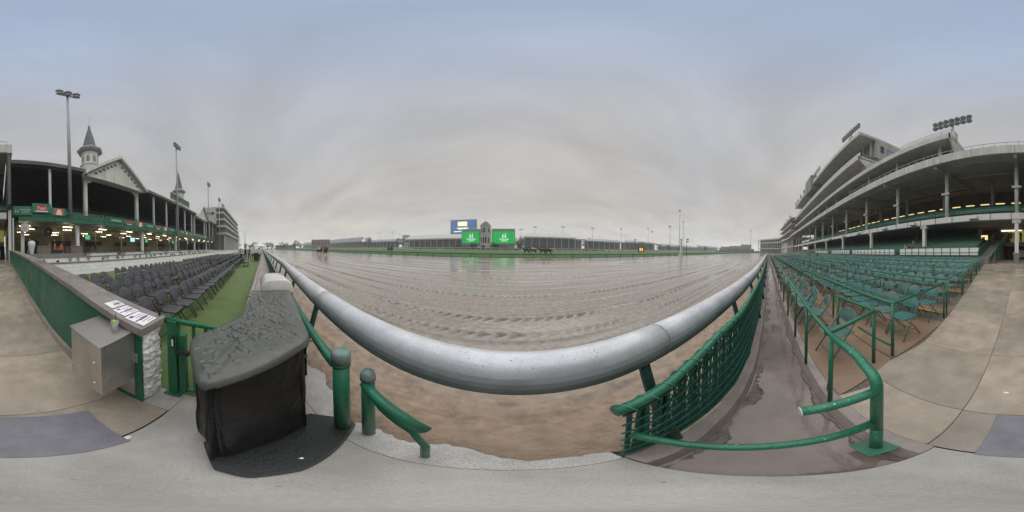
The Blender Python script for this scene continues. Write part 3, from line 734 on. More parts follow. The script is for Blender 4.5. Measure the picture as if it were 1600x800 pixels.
# ------------------------------------------------------------------ things by the gate on the left
WALL_TOP = [(-17, 1.95), (-11, 1.74), (-6, 1.5), (-4, 1.38), (-2, 1.2), (-0.8, 1.02)]
def green_wall():
    root = empty('aisle_wall', (-1.1, -0.85, 0), 'long green painted wall with grey stone cap and white stone end beside the aisle', 'wall')
    inv = -root.location
    ys = [-0.99, -2, -4, -6, -11, -16.5]
    b = MB()
    for y in ys:
        zt = lerp(WALL_TOP, y) - 0.07
        b.v += [(-0.97 + inv.x, y + inv.y, -0.05), (-0.97 + inv.x, y + inv.y, zt), (-1.22 + inv.x, y + inv.y, zt), (-1.22 + inv.x, y + inv.y, -0.05)]
    for k in range(len(ys) - 1):
        for j in range(4):
            b.f.append((4 * k + j, 4 * k + 4 + j, 4 * k + 4 + (j + 1) % 4, 4 * k + (j + 1) % 4)); b.m.append(0); b.sm.append(False)
    b.f += [(0, 1, 2, 3)]; b.m += [0]; b.sm += [False]
    b.f += [tuple(4 * (len(ys) - 1) + j for j in (3, 2, 1, 0))]; b.m += [0]; b.sm += [False]
    wl = b.build('wall_body', GREEN_WALL, root, recalc=True)
    # green pillar skin ahead of the white stones
    b = MB(); b.bx(-0.972 + inv.x, -0.994 + inv.x, -0.985 + inv.y, -0.853 + inv.y, -0.02, 0.945); b.build('end_pillar', GREEN_WALL, root, bevel=0.004)
    # stacked rough white stones closing the end
    zs = [0.0, 0.17, 0.335, 0.56, 0.73, 0.945]
    for k in range(5):
        b = MB(); z0, z1 = zs[k] + 0.004, zs[k + 1] - 0.004
        nx, nz = 6, 5; vs = []
        for iy, y in enumerate((-0.985, -0.845)):
            for j in range(nz + 1):
                for i in range(nx + 1):
                    jx = 0 if 0 < i < nx else random.uniform(-0.012, 0.012)
                    edge = (i in (0, nx)) or (j in (0, nz))
                    d = (random.uniform(-0.012, 0.016) - (0.012 if edge else 0)) if iy else 0
                    jz = 0 if 0 < j < nz else random.uniform(-0.002, 0.002)
                    vs.append((-1.245 + 0.236 * i / nx + (jx if i == 0 else 0) + (random.uniform(-0.004, 0.012) if i == nx else 0) + inv.x, y + d + inv.y, z0 + (z1 - z0) * j / nz + jz))
        n = (nx + 1) * (nz + 1); fs = []
        for iy in (0, 1):
            for j in range(nz):
                for i in range(nx):
                    a = iy * n + j * (nx + 1) + i
                    fs.append((a, a + 1, a + nx + 2, a + nx + 1))
        ring = [i for i in range(nx + 1)] + [j * (nx + 1) + nx for j in range(1, nz + 1)] + [nz * (nx + 1) + i for i in range(nx - 1, -1, -1)] + [j * (nx + 1) for j in range(nz - 1, 0, -1)]
        for a, c in zip(ring, ring[1:] + ring[:1]):
            fs.append((a, c, n + c, n + a))
        b.smooth = False; b.add(vs, fs); b.build('stone', WHITE_STONE, root, recalc=True)
    # cap stones follow the rise of the wall
    y = -0.80
    for k, ln in enumerate([1.25, 1.5, 1.6, 1.8, 2.0, 2.0, 2.2, 2.2, 1.2]):
        y2 = max(y - ln, -16.4)
        if y2 >= y: break
        b = MB(); b.smooth = False; vs = []
        for yy in (y - 0.004, y2 + 0.004):
            zt = lerp(WALL_TOP, yy)
            vs += [(-0.925 + inv.x, yy + inv.y, zt - 0.075), (-0.925 + inv.x, yy + inv.y, zt), (-1.275 + inv.x, yy + inv.y, zt), (-1.275 + inv.x, yy + inv.y, zt - 0.075)]
        b.add(vs, [(0, 1, 2, 3), (7, 6, 5, 4), (0, 4, 5, 1), (1, 5, 6, 2), (2, 6, 7, 3), (3, 7, 4, 0)])
        b.build('cap_stone', CAP, root, bevel=0.007)
        y = y2
    b = MB(); b.bx(-0.972 + inv.x, -0.964 + inv.x, -0.95 + inv.y, -0.885 + inv.y, 0.60, 0.71); pl = b.build('wall_plate', STEEL, root, bevel=0.003)
    b = MB()
    for zz in (0.625, 0.66): b.bx(-0.964 + inv.x, -0.9615 + inv.x, -0.935 + inv.y, -0.9 + inv.y, zz, zz + 0.025)
    b.build('socket', PLATE, pl)
    # skirting kerb along the foot of the wall
    b = MB()
    for yy in (-1.75, -3, -9, -16.4):
        b.v += [(-0.968 + inv.x, yy + inv.y, fz(yy)), (-0.968 + inv.x, yy + inv.y, fz(yy) + 0.12), (-0.915 + inv.x, yy + inv.y, fz(yy) + 0.115), (-0.9 + inv.x, yy + inv.y, fz(yy))]
    for k in range(3):
        for j in range(3):
            b.f.append((4 * k + j, 4 * k + j + 1, 4 * k + 5 + j, 4 * k + 4 + j)); b.m.append(0); b.sm.append(False)
    b.f.append((0, 3, 2, 1)); b.m.append(0); b.sm.append(False)
    b.build('skirting', KERB, root, recalc=True)
green_wall()
def paper(name, label, cx, cy, w, l, rot, purple):
    z = lerp(WALL_TOP, cy) + 0.003
    root = empty(name, (cx, cy, z), label, 'paper', 'printed sheets on the wall cap', rot)
    root.rotation_euler = (-0.13, 0, rot)
    b = MB(); b.bx(-w / 2, w / 2, -l / 2, l / 2, 0, 0.002); b.build('sheet', PAPER, root)
    p = MB()
    for i in range(6):
        yy = l * (0.36 - 0.13 * i)
        ww = w * random.uniform(0.25, 0.42)
        p.bx(-w * 0.42, -w * 0.42 + ww * 1.6, yy, yy + l * 0.035, 0.0024, 0.0028)
    p.build('print', INK, root)
    q = MB()
    if purple: q.bx(-w * 0.44, w * 0.44, l * 0.02, l * 0.1, 0.003, 0.0034); q.bx(w * 0.12, w * 0.36, -l * 0.4, -l * 0.24, 0.003, 0.0034)
    else: q.bx(-w * 0.4, w * 0.1, -l * 0.05, l * 0.12, 0.003, 0.0034)
    q.build('print_block', PURPLE if purple else INK, root)
paper('printed_sheet', 'white printed sheet with purple bars at the end of the wall cap', -1.07, -0.93, 0.2, 0.2, 0.08, True)
paper('printed_sheet', 'white sheet with purple line, middle of three on the wall cap', -1.075, -1.12, 0.19, 0.16, 0.02, True)
paper('printed_sheet', 'smaller sheet with dark photograph, furthest along the wall cap', -1.08, -1.29, 0.17, 0.14, -0.03, False)
def steel_box():
    root = empty('steel_cabinet', (-0.8, -1.15, 0), 'stainless steel cabinet hung on the green wall with a drink on top', 'cabinet')
    b = MB()
    x0, x1, y0, y1 = -0.17, 0.165, -0.24, 0.235
    b.add([(x0, y0, 0.40), (x1, y0, 0.34), (x1, y1, 0.34), (x0, y1, 0.40), (x0, y0, 0.955), (x1, y0, 0.915), (x1, y1, 0.915), (x0, y1, 0.955)],
          [(0, 3, 2, 1), (4, 5, 6, 7), (0, 1, 5, 4), (1, 2, 6, 5), (2, 3, 7, 6), (3, 0, 4, 7)])
    b.build('body', STEEL, root, bevel=0.006)
    b = MB(); b.add([(x0, y0 - .008, 0.959), (x1 + .012, y0 - .008, 0.918), (x1 + .012, y1 + .008, 0.918), (x0, y1 + .008, 0.959), (x0, y0 - .008, 0.967), (x1 + .012, y0 - .008, 0.926), (x1 + .012, y1 + .008, 0.926), (x0, y1 + .008, 0.967)],
          [(0, 3, 2, 1), (4, 5, 6, 7), (0, 1, 5, 4), (1, 2, 6, 5), (2, 3, 7, 6), (3, 0, 4, 7)])
    b.build('lid', STEEL, root)
    for z in (0.47, 0.72):
        c = MB(); c.tube([(x1 - 0.002, 0.15, z), (x1 + 0.012, 0.15, z)], 0.011, 10); c.build('lock', mat('bright_steel', (0.8, 0.8, 0.8), 0.25, metal=0.7), root)
    c = MB(); c.bx(x0 - 0.0, x0 + 0.02, y0, y1, 0.1, 0.42); c.build('bracket', STEEL, root)
steel_box()
def cup():
    x, y = -0.86, -1.03; z = 0.968 - (0.034 / 0.34) * (x + 0.97)
    root = empty('drink_cup', (x, y, z - 0.004), 'clear plastic cup with lime and black straw on the steel cabinet', 'cup')
    g = bpy.data.materials.new('clear_plastic'); g.use_nodes = True; bb = g.node_tree.nodes['Principled BSDF']
    bb.inputs['Base Color'].default_value = (0.9, 0.92, 0.9, 1); bb.inputs['Roughness'].default_value = 0.08; bb.inputs['Transmission Weight'].default_value = 0.6
    b = MB(); b.lathe([(0.026, 0.0), (0.034, 0.092), (0.036, 0.095), (0.034, 0.097), (0.0325, 0.09), (0.025, 0.004)], n=18); b.build('cup', g, root)
    b = MB(); b.lathe([(0.024, 0.005), (0.03, 0.07)], n=16); b.build('ice', mat('melting_ice', (0.6, 0.62, 0.58), 0.15, 0.2, 60, 0.5, 60), root)
    b = MB(); b.lathe([(0.012, 0.078), (0.022, 0.09), (0.016, 0.104), (0.001, 0.108)], (0.006, 0, 0), 12); b.build('lime', mat('lime', (0.3, 0.5, 0.05), 0.4, 0.2, 60), root)
    b = MB(); b.tube([(-0.012, 0.0, 0.02), (-0.02, -0.012, 0.16)], 0.0035, 6); b.build('straw', BLACKFR, root)
cup()
def gate():
    root = empty('bar_gate', (-1.27, -0.72, 0), 'green steel bar gate with black latch beside the white stone pillar', 'gate')
    G = mat('gate_green', (0.014, 0.14, 0.06), 0.35, 0.1, 8, 0.1, 60)
    b = MB(); b.bx(-0.045, 0.045, -0.045, 0.045, 0.0, 1.0); b.build('gate_post', G, root, bevel=0.006)
    b = MB(); b.bx(-0.085, 0.085, -0.075, 0.085, 0.001, 0.02); b.build('base_plate', G, root, bevel=0.004)
    b = MB(); b.bx(-0.03, 0.03, 0.06, 0.12, 0.06, 0.86); b.build('stile', G, root, bevel=0.004)
    b = MB(); b.tube([(0, -0.1, 0.99), (0.01, 0.08, 1.0), (0.03, 0.32, 1.0), (0.06, 0.62, 1.0)], 0.024, 12); b.build('top_rail', G, root)
    b = MB(); b.bx(-0.02, 0.02, 0.122, 0.72, 0.06, 0.11); b.build('bottom_rail', G, root, bevel=0.004)
    bm_ = MB(); bm_.bx(-0.012, 0.012, -0.012, 0.012, 0.112, 0.985); me = bm_.mesh('bar', G)
    for y in (0.20, 0.31, 0.42, 0.53, 0.64): link('bar', me, root, (0.004 + 0.06 * y, y, 0))
    b = MB(); b.bx(0.03, 0.07, 0.04, 0.17, 0.66, 0.71); l = b.build('latch', BLACKFR, root, bevel=0.004)
    b = MB(); b.bx(0.046, 0.066, 0.01, 0.035, 0.72, 0.86); b.build('latch_handle', BLACKFR, l, bevel=0.003)
    b = MB(); b.bx(0.0665, 0.069, 0.015, 0.03, 0.745, 0.82); b.build('latch_label', PAPER, l)
    b = MB(); b.tube([(0.02, -0.135, 1.0), (0.02, -0.135, 1.16)], 0.014, 8); b.tube([(0.02, -0.16, 1.15), (0.02, -0.10, 1.15)], 0.016, 8); b.build('clamp', BLACKFR, root)
gate()
def covered_case():
    Z = 1.12
    poly = [(-0.47, -0.185), (-0.83, -0.37), (-1.24, -0.12), (-2.1, -0.05), (-2.04, 0.42), (-0.86, 0.29)]
    root = empty('covered_equipment_case', (-0.95, 0.0, 0), 'black draped equipment case with grey cover beaded with raindrops', 'equipment case')
    sh = lambda P: [(x + 0.95, y) for x, y in P]
    def inset(P, d):
        c = Vector((sum(p[0] for p in P) / len(P), sum(p[1] for p in P) / len(P)))
        return [tuple(Vector(p) + (c - Vector(p)).normalized() * d) for p in P]
    # cover: gently sagging top, rounded lip
    def subdiv(P, n=8):
        out = []
        for a, c in zip(P, P[1:] + P[:1]):
            out += [(a[0] + (c[0] - a[0]) * k / n, a[1] + (c[1] - a[1]) * k / n) for k in range(n)]
        return out
    def rounded(P, r=0.07):
        out = []; n = len(P)
        for i in range(n):
            a, c, e = Vector(P[i - 1]), Vector(P[i]), Vector(P[(i + 1) % n])
            s, t = c + (a - c).normalized() * r, c + (e - c).normalized() * r
            out += [tuple(s * (1 - u) ** 2 + c * 2 * u * (1 - u) + t * u * u) for u in (0, 0.33, 0.67, 1)]
        return out
    rim = subdiv(rounded(sh(poly)), 3); cx = sum(p[0] for p in rim) / len(rim); cy = sum(p[1] for p in rim) / len(rim)
    b = MB(); b.smooth = True; rings = []
    wav = [0.008 * math.sin(i * 1.1) + 0.006 * math.sin(i * 2.7) for i in range(len(rim))]
    for s, z in ((1.004, Z - 0.055), (1.012, Z - 0.04), (1.01, Z - 0.018), (1.0, Z - 0.006), (0.98, Z), (0.8, Z - 0.002), (0.5, Z - 0.008), (0.2, Z - 0.004)):
        rings.append([(cx + (p[0] - cx) * s, cy + (p[1] - cy) * s, z + (wav[i] if z < Z - 0.03 else wav[i] * 0.25)) for i, p in enumerate(rim)])
    n = len(rim)
    b.v = [p for r in rings for p in r]
    for k in range(len(rings) - 1):
        for i in range(n):
            b.f.append((k * n + i, k * n + (i + 1) % n, (k + 1) * n + (i + 1) % n, (k + 1) * n + i)); b.m.append(0); b.sm.append(True)
    b.f.append(tuple((len(rings) - 1) * n + i for i in range(n))); b.m.append(0); b.sm.append(True)
    b.f.append(tuple(reversed(range(n)))); b.m.append(0); b.sm.append(False)
    lid = b.build('cover', LID, root, recalc=True)
    # beads of rain: flattened drops all over the cover
    d = MB(); d.smooth = True
    def inside(x, y, P):
        c = False
        for (x1, y1), (x2, y2) in zip(P, P[1:] + P[:1]):
            if (y1 > y) != (y2 > y) and x < (x2 - x1) * (y - y1) / (y2 - y1) + x1: c = not c
        return c
    ip = inset(sh(poly), 0.035); cnt = 0
    while cnt < 620:
        x, y = random.uniform(-1.2, 0.5), random.uniform(-0.4, 0.45)
        if not inside(x, y, ip): continue
        cnt += 1
        r = random.choice([0.005, 0.006, 0.008, 0.011, 0.015, 0.02]) * random.uniform(0.8, 1.25) * (1.0 + 0.35 * abs(x - 0.45))
        ph = random.random() * 6; st = random.uniform(1, 1.9); nn = 9; vs = []
        for rr, zz in ((1.0, 0.0), (0.92, 0.3), (0.62, 0.55), (0.18, 0.64)):
            for k in range(nn):
                a = 2 * math.pi * k / nn; u, v = rr * r * st * math.cos(a), rr * r * math.sin(a)
                vs.append((x + u * math.cos(ph) - v * math.sin(ph), y + u * math.sin(ph) + v * math.cos(ph), Z - 0.007 + zz * min(r, 0.016)))
        fs = [(i * nn + k, i * nn + (k + 1) % nn, (i + 1) * nn + (k + 1) % nn, (i + 1) * nn + k) for i in range(3) for k in range(nn)] + [tuple(3 * nn + k for k in range(nn))]
        d.add(vs, fs)
    tag(d.build('raindrops', DROP, lid), kind='stuff')
    # draped sides with folds
    near = subdiv(rounded(sh([(-0.49, -0.16), (-0.83, -0.34), (-1.24, -0.1), (-1.5, -0.04), (-1.5, 0.33), (-0.87, 0.26)]), 0.06), 4)
    b = MB(); b.smooth = True; n = len(near); lv = [Z - 0.05, 0.96, 0.82, 0.66, 0.5, 0.34, 0.18, 0.03]
    for j, z in enumerate(lv):
        for i, (x, y) in enumerate(near):
            a = math.atan2(y, x); f = 0.026 * math.sin(i * 0.55 + j * 0.5) + 0.022 * math.sin(i * 1.4 + j * 0.6) + 0.014 * math.sin(j * 2.1 + i * 2.6)
            k = 1.0 - 0.02 * (j == 0) + f * (0.45 + 0.7 * j / 7)
            b.v.append((x * k - 0.1 * (1 - k), y * k, z))
    for j in range(len(lv) - 1):
        for i in range(n):
            b.f.append((j * n + i, (j + 1) * n + i, (j + 1) * n + (i + 1) % n, j * n + (i + 1) % n)); b.m.append(0); b.sm.append(True)
    b.build('drape', TARP, root, recalc=True)
    # flat rubber base sticking out at the foot
    foot = [on_z(px, py, 0.0) for px, py in ((318, 693), (335, 735), (390, 748), (470, 737), (530, 700), (556, 664), (545, 655))]
    b = MB(); b.prism(sh(foot + [(-1.0, 0.33), (-0.95, -0.2)]), 0.001, 0.04); bs = b.build('base', mat('black_rubber', (0.016, 0.018, 0.018), 0.4, 0.2, 8, 0.2, 60), root, bevel=0.012)
    for px, py in ((470, 716), (535, 660)):
        x, y = on_z(px, py, 0.04); c = MB(); c.lathe([(0.012, 0.0), (0.011, 0.006), (0.004, 0.008)], (x + 0.95, y, 0.04), 10); c.build('rivet', MATS['bright_steel'], bs)
    for k, yy in enumerate((0.34, 0.17)):
        b = MB(); b.tube([(0.02 + k * 0.05, yy - 0.05, Z - 0.09), (-0.05, yy + 0.02, Z - 0.13), (-0.02, yy + 0.05, Z - 0.2)], 0.006, 6); b.build('cable', BLACKFR, root)
covered_case()
def camera_housing():
    root = empty('weather_housing', (-2.35, 0.27, 0), 'pale grey rounded weather housing behind the rain-beaded cover', 'housing')
    b = MB(); b.bx(-0.28, 0.3, -0.2, 0.2, 0.95, 1.08); b.build('tray', mat('housing_grey', (0.3, 0.29, 0.28), 0.4), root, bevel=0.01)
    b = MB(); b.smooth = True; vs = []; n = 12
    prof = [(-0.21, 1.08), (-0.215, 1.15), (-0.19, 1.215), (-0.12, 1.25), (0, 1.258), (0.12, 1.25), (0.18, 1.2), (0.205, 1.13), (0.21, 1.08)]
    for x, s in ((-0.3, 0.9), (-0.29, 0.97), (-0.26, 1.0), (0.27, 1.0), (0.3, 0.97), (0.31, 0.9)):
        for y, z in prof: vs.append((x, y * s, 1.08 + (z - 1.08) * s))
    n = len(prof)
    fs = [(k * n + j, k * n + j + 1, (k + 1) * n + j + 1, (k + 1) * n + j) for k in range(5) for j in range(n - 1)] + [tuple(range(n)), tuple(reversed(range(5 * n, 6 * n)))]
    b.add(vs, fs); b.build('hood', mat('housing_white', (0.62, 0.6, 0.58), 0.35, 0.08, 5, wet=(0.15, 0.45)), root, recalc=True)
    b = MB(); b.bx(-0.06, 0.06, -0.06, 0.06, 0.0, 0.95); b.build('pedestal', BLACKFR, root)
camera_housing()
for k, (px, py, s, lab) in enumerate([(1542, 506, 0.03, 'white scrap of paper lying alone on the wet aisle'), (199, 684, 0.016, 'small white litter scrap beside the floor plate'), (1572, 614, 0.015, 'tiny pale litter scrap on the concrete near the railing')]):
    x, y = on_z(px, py, 0.0); b = MB(); vs = []
    for i in range(4):
        for j in range(3): vs.append((x + s * (i - 1.5), y + s * 0.9 * (j - 1), fz(y) + 0.003 + random.uniform(0, s * 0.3)))
    b.add(vs, [(i * 3 + j, i * 3 + 3 + j, i * 3 + 4 + j, i * 3 + 1 + j) for i in range(3) for j in range(2)])
    tag(b.build('paper_scrap', PAPER), lab, 'litter')

# ------------------------------------------------------------------ folding chairs
def rounded_panel(w, z0, z1, y0, y1, t, round_top=0.12, curve=0.03, n=8):
    # a backrest: straight foot, rounded shoulders, slight dish; leans from y0 to y1
    pts = [(-w / 2, z0)] + [(-w / 2 + 0.006, z0 + (z1 - z0) * 0.45)]
    for k in range(n + 1):
        a = math.pi - math.pi * k / n
        pts.append((math.cos(a) * w / 2 * 0.985, z1 - round_top + math.sin(a) * round_top))
    pts += [(w / 2 - 0.006, z0 + (z1 - z0) * 0.45), (w / 2, z0)]
    vs = []; m = len(pts)
    for s in (0, 1):
        for x, z in pts:
            y = y0 + (y1 - y0) * (z - z0) / (z1 - z0) - curve * (1 - (2 * x / w) ** 2)
            vs.append((x, y - s * t, z))
    fs = [tuple(range(m)), tuple(reversed(range(m, 2 * m)))] + [(i, m + i, m + (i + 1) % m, (i + 1) % m) for i in range(m)]
    return vs, fs
def chair_parts(style):
    P = {}
    pad = style == 'black'
    b = MB(); w = 0.42
    if pad:
        vs, fs = rounded_panel(0.4, 0.52, 0.80, -0.145, -0.215, 0.035, 0.17, 0.03, 10)
    else:
        vs, fs = rounded_panel(0.41, 0.575, 0.79, -0.155, -0.21, 0.012, 0.11, 0.03, 10)
    b.add(vs, fs); P['backrest'] = (b, 'panel')
    b = MB(); n = 5; top = []
    for (cx, cy) in ((0.155, 0.16), (-0.155, 0.16), (-0.155, -0.15), (0.155, -0.15)):
        a0 = math.atan2(cy, cx); base = {(1, 1): 0, (-1, 1): 90, (-1, -1): 180, (1, -1): 270}[(1 if cx > 0 else -1, 1 if cy > 0 else -1)]
        for k in range(n):
            a = R(base + 90 * k / (n - 1)); top.append((cx + 0.05 * math.cos(a), cy + 0.05 * math.sin(a)))
    z0, z1 = (0.425, 0.465) if pad else (0.43, 0.445)
    m = len(top)
    vs = [(x * 0.97, y * 0.97, z0 + 0.03 * 0) for x, y in top] + [(x, y, z0 + (z1 - z0) * 0.6 + 0.025 * (y + 0.15)) for x, y in top] + [(x * 0.9, y * 0.9, z1 + 0.025 * (y + 0.15)) for x, y in top]
    fs = [tuple(reversed(range(m)))] + [(r * m + i, r * m + (i + 1) % m, (r + 1) * m + (i + 1) % m, (r + 1) * m + i) for r in (0, 1) for i in range(m)] + [tuple(range(2 * m, 3 * m))]
    b.add(vs, fs); P['seat'] = (b, 'panel')
    legs = []
    for s in (-1, 1):
        b = MB(); b.tube([(s * 0.222, 0.235, 0.0), (s * 0.218, 0.02, 0.36), (s * 0.212, -0.12, 0.56), (s * 0.2, -0.2, 0.72)], 0.011, 6); legs.append(b)
        b = MB(); b.tube([(s * 0.195, -0.26, 0.0), (s * 0.195, -0.06, 0.26), (s * 0.195, 0.13, 0.42)], 0.011, 6); legs.append(b)
    P['leg'] = (legs, 'frame')
    b = MB(); b.tube([(-0.195, -0.185, 0.1), (0.195, -0.185, 0.1)], 0.008, 6); b2 = MB(); b2.tube([(-0.218, 0.16, 0.125), (0.218, 0.16, 0.125)], 0.008, 6)
    P['crossbar'] = ([b, b2], 'frame')
    return P
def chair_proto(style, panel, frame, tag_):
    out = []
    for k, (b, w) in chair_parts(style).items():
        mm = panel if w == 'panel' else frame
        for q in (b if isinstance(b, list) else [b]):
            out.append((k, q.mesh(k, mm)))
    return out
def chair_low(style, far=False):
    b = MB()
    if style == 'black':
        vs, fs = rounded_panel(0.4, 0.52, 0.80, -0.16, -0.22, 0.03, 0.17, 0.02, 6)
    else:
        vs, fs = rounded_panel(0.41, 0.575, 0.79, -0.155, -0.21, 0.012, 0.11, 0.02, 5)
    b.add(vs, fs); b.bx(-0.2, 0.2, -0.19, 0.21, 0.43, 0.462 if style == 'black' else 0.446)
    b.mi = 1
    for s in (-1, 1):
        b.bar((s * 0.22, 0.235, 0.0), (s * 0.2, -0.2, 0.72), 0.02)
        b.bar((s * 0.195, -0.26, 0.0), (s * 0.195, 0.13, 0.42), 0.02)
    b.mi = 0
    return b
class ChairMaker:
    def __init__(s, style, mats, name):
        s.name = name; s.style = style
        s.full = [chair_proto(style, p, f, name) for p, f in mats]
        s.low = [chair_low(style).mesh(name, p, f) for p, f in mats]
        s.spots = []
    def add(s, x, y, z, rz, label, group, v=0, cat='folding chair'):
        s.spots.append((x, y, z, rz, label, group, v))
    def flush(s, nfull, nmax, stuff_label, mats):
        s.spots.sort(key=lambda q: q[0] ** 2 + q[1] ** 2)
        for i, (x, y, z, rz, label, group, v) in enumerate(s.spots[:nmax]):
            if i < nfull:
                r = empty(s.name, (x, y, z), label, 'folding chair', group, rz)
                for nm, me in s.full[v]: link(nm, me, r)
            else:
                o = link(s.name, s.low[v], None, (x, y, z)); o.rotation_euler = (0, 0, rz)
                tag(o, label, 'folding chair', group)
        rest = s.spots[nmax:]
        if rest:
            src = chair_low(s.style); b = MB()
            for x, y, z, rz, *_ in rest:
                c, sn = math.cos(rz), math.sin(rz); n = len(b.v)
                b.v += [(x + p[0] * c - p[1] * sn, y + p[0] * sn + p[1] * c, z + p[2]) for p in src.v]
                b.f += [tuple(n + i for i in f) for f in src.f]; b.m += src.m; b.sm += src.sm
            tag(b.build(s.name + '_crowd', mats), stuff_label, 'folding chairs', kind='stuff')
BK = ChairMaker('black', [(BLACKF, BLACKFR)], 'black_folding_chair')
rows = [(-1.62, -2.28, None), (-2.56, -2.55, None), (-3.42, -2.55, None), (-4.3, -2.52, None), (-5.3, -2.56, (-4.5, -5.4)), (-6.25, -5.6, None)]
for ri, (y, x0, gap) in enumerate(rows):
    k = 0; x = x0; n = 0
    while x > -30:
        if not (gap and gap[1] < x < gap[0]) and not (-13.4 < x < -12.2) and not (x < -5 and random.random() < 0.03):
            n += 1
            dy = 0.018 * (x - x0)
            BK.add(x + random.uniform(-0.02, 0.02), y + dy + random.uniform(-0.03, 0.03), 0.005, random.gauss(0, 0.085) + (0.03 if ri == 0 else 0),
                   'black padded folding chair, %s from the green wall in the %s row from the track' % (ordinal(n), ordinal(ri + 1)), 'black folding chairs on the turf')
        x -= 0.515
BK.flush(75, 300, 'distant black folding chairs massed at the far end of the turf', [BLACKF, BLACKFR])

GC = ChairMaker('green', [(GREEN_SEAT, GREEN_FRAME), (GREEN_SEAT_B, GREEN_FRAME)], 'green_folding_chair')
# boxes of two rows each, stepping up towards the stand
BOXES = [(-0.626, -1.5, [-0.95]), (-1.62, -3.62, [-2.35, -3.28]), (-3.72, -5.62, [-4.42, -5.3]), (-5.72, -7.6, [-6.42, -7.28]), (-7.7, -9.55, [-8.38, -9.22]), (-9.65, -11.5, [-10.32, -11.15]), (-11.6, -14.3, [-12.25, -13.1, -13.85])]
def box_floor():
    for bi, (y1, y0, rws) in enumerate(BOXES):
        z = fz(y1 - 0.4) + 0.004 if bi > 1 else 0.004
        xa = 1.3 if bi == 0 else edge_x(y1) + 0.01
        xb = 1.64 if bi == 0 else edge_x(y0) + 0.01
        b = MB()
        hi = y1 + (0.04 if bi else 0.0)
        b.prism([(xa, hi), (xb, y0 - 0.06), (125, y0 - 0.06), (125, hi)], -0.06, z)
        fl = struct('box_floor', b, BOX_FLOOR)
        if bi > 1:
            for k in range(5):
                x = xa + 0.25 + k * 2.4 + random.uniform(-0.2, 0.2)
                e = MB(); e.bx(x, x + random.uniform(0.5, 0.9), hi - 0.06, hi + 0.006, z - 0.02, z + 0.005); e.build('yellow_edge', YELLOW, fl)
    for bi, (y1, y0, rws) in enumerate(BOXES):
        z = fz(y1 - 0.4) + 0.004 if bi > 1 else 0.004
        for yr in rws:
            x = edge_x(yr) + 0.5 if bi else 2.15; n = 0
            while x < 62:
                # a walkway gap now and then
                if bi == 0 and (2.6 < x < 3.0 or x > 9 and int(x) % 3 == 0): x += 0.52; continue
                if not (x > 6 and (x - 0.6 * bi) % 9.5 < 0.5):
                    n += 1
                    rown = sum(len(q[2]) for q in BOXES[:bi]) + rws.index(yr) + 1
                    GC.add(x + random.uniform(-0.05, 0.05), yr + random.uniform(-0.06, 0.06), z, random.gauss(0, 0.13),
                           'green metal folding chair, %s from the aisle in the %s row behind the gutter' % (ordinal(n), ordinal(rown)), 'green folding chairs in the boxes', v=int(random.random() < 0.45))
                x += 0.5
box_floor()
GC.flush(90, 300, 'distant green folding chairs filling the boxes before the stand', [GREEN_SEAT, GREEN_FRAME])
def box_rails():
    # pipe A along the gutter, starting beyond the near bend
    za = 0.95
    pts = [(1.15, -0.50, za), (1.6, -0.5, za), (2.7, -0.52, za), (4.4, -0.53, za), (12.9, -0.66, za), (60, -0.85, za)]
    railing('gutter_railing', 'long green pipe railing on posts along the edge of the muddy gutter', [pts], [(x, lerp([(p[0], p[1]) for p in pts], x), 0.0, za) for x in (1.2, 2.05, 2.95, 4.1, 5.4, 6.9, 8.6, 10.5, 13, 16, 20, 25, 32, 40)], 0.021)
    # the single small box by the corner
    railing('corner_box_rail', 'low green pipe rail enclosing the nearest corner box', [[(2.6, -1.18, 0.9), (1.68, -1.3, 0.9), (1.33, -0.5, 0.9)]], [(1.7, -1.3, 0.0, 0.9), (2.55, -1.18, 0.0, 0.9)], 0.025)
    st = MB(); st.lathe([(0.024, 0), (0.024, 0.12), (0.02, 0.13)], n=10)
    o = st.build('pipe_stub', GREEN); o.location = (1.42, -0.58, 0.0); tag(o, 'short cut-off green pipe stub beside the gutter', 'pipe stub')
    for bi, (y1, y0, rws) in enumerate(BOXES[1:], 1):
        z = fz(y1 - 0.4) if bi > 1 else 0.0
        xe, xf = edge_x(y1), edge_x(y0)
        zt = z + 0.93
        posts = [(xe + 0.06, y1, z, zt)] + [(xe + 0.06 + 2.1 * k, y1, z, zt) for k in range(1, 9 if bi < 4 else 5)] + [(xf + 0.06, y0 + 0.08, z, zt)]
        lows = [[(xe + 0.06, y1 - 0.02, z + 0.18), (xe + 1.0, y1 - 0.02, z + 0.18)]] if bi == 1 else []
        ends = [[(58, y1, zt), (xe + 0.06, y1, zt), (xf + 0.06, y0 + 0.08, zt)]]
        railing('box_rail', 'green pipe rail before the %s box of green chairs from the track' % ordinal(bi + 1), ends, posts, 0.025 if bi == 1 else 0.023, 'box rails among the green chairs', mid=lows, base=z, nseg=8)
        # short dividers between neighbouring boxes
        for k in range(1, 8 if bi < 5 else 4):
            x = xe + 0.06 + 2.1 * k
            railing('box_divider', 'short green pipe divider, %s from the aisle in the %s line of boxes' % (ordinal(k), ordinal(bi + 1)), [[(x, y1 - 0.04, zt - 0.03), (x, y0 + 0.5, zt - 0.03), (x, y0 + 0.5, z)]], [], 0.018, 'box dividers among the green chairs', base=z, nseg=7)
box_rails()
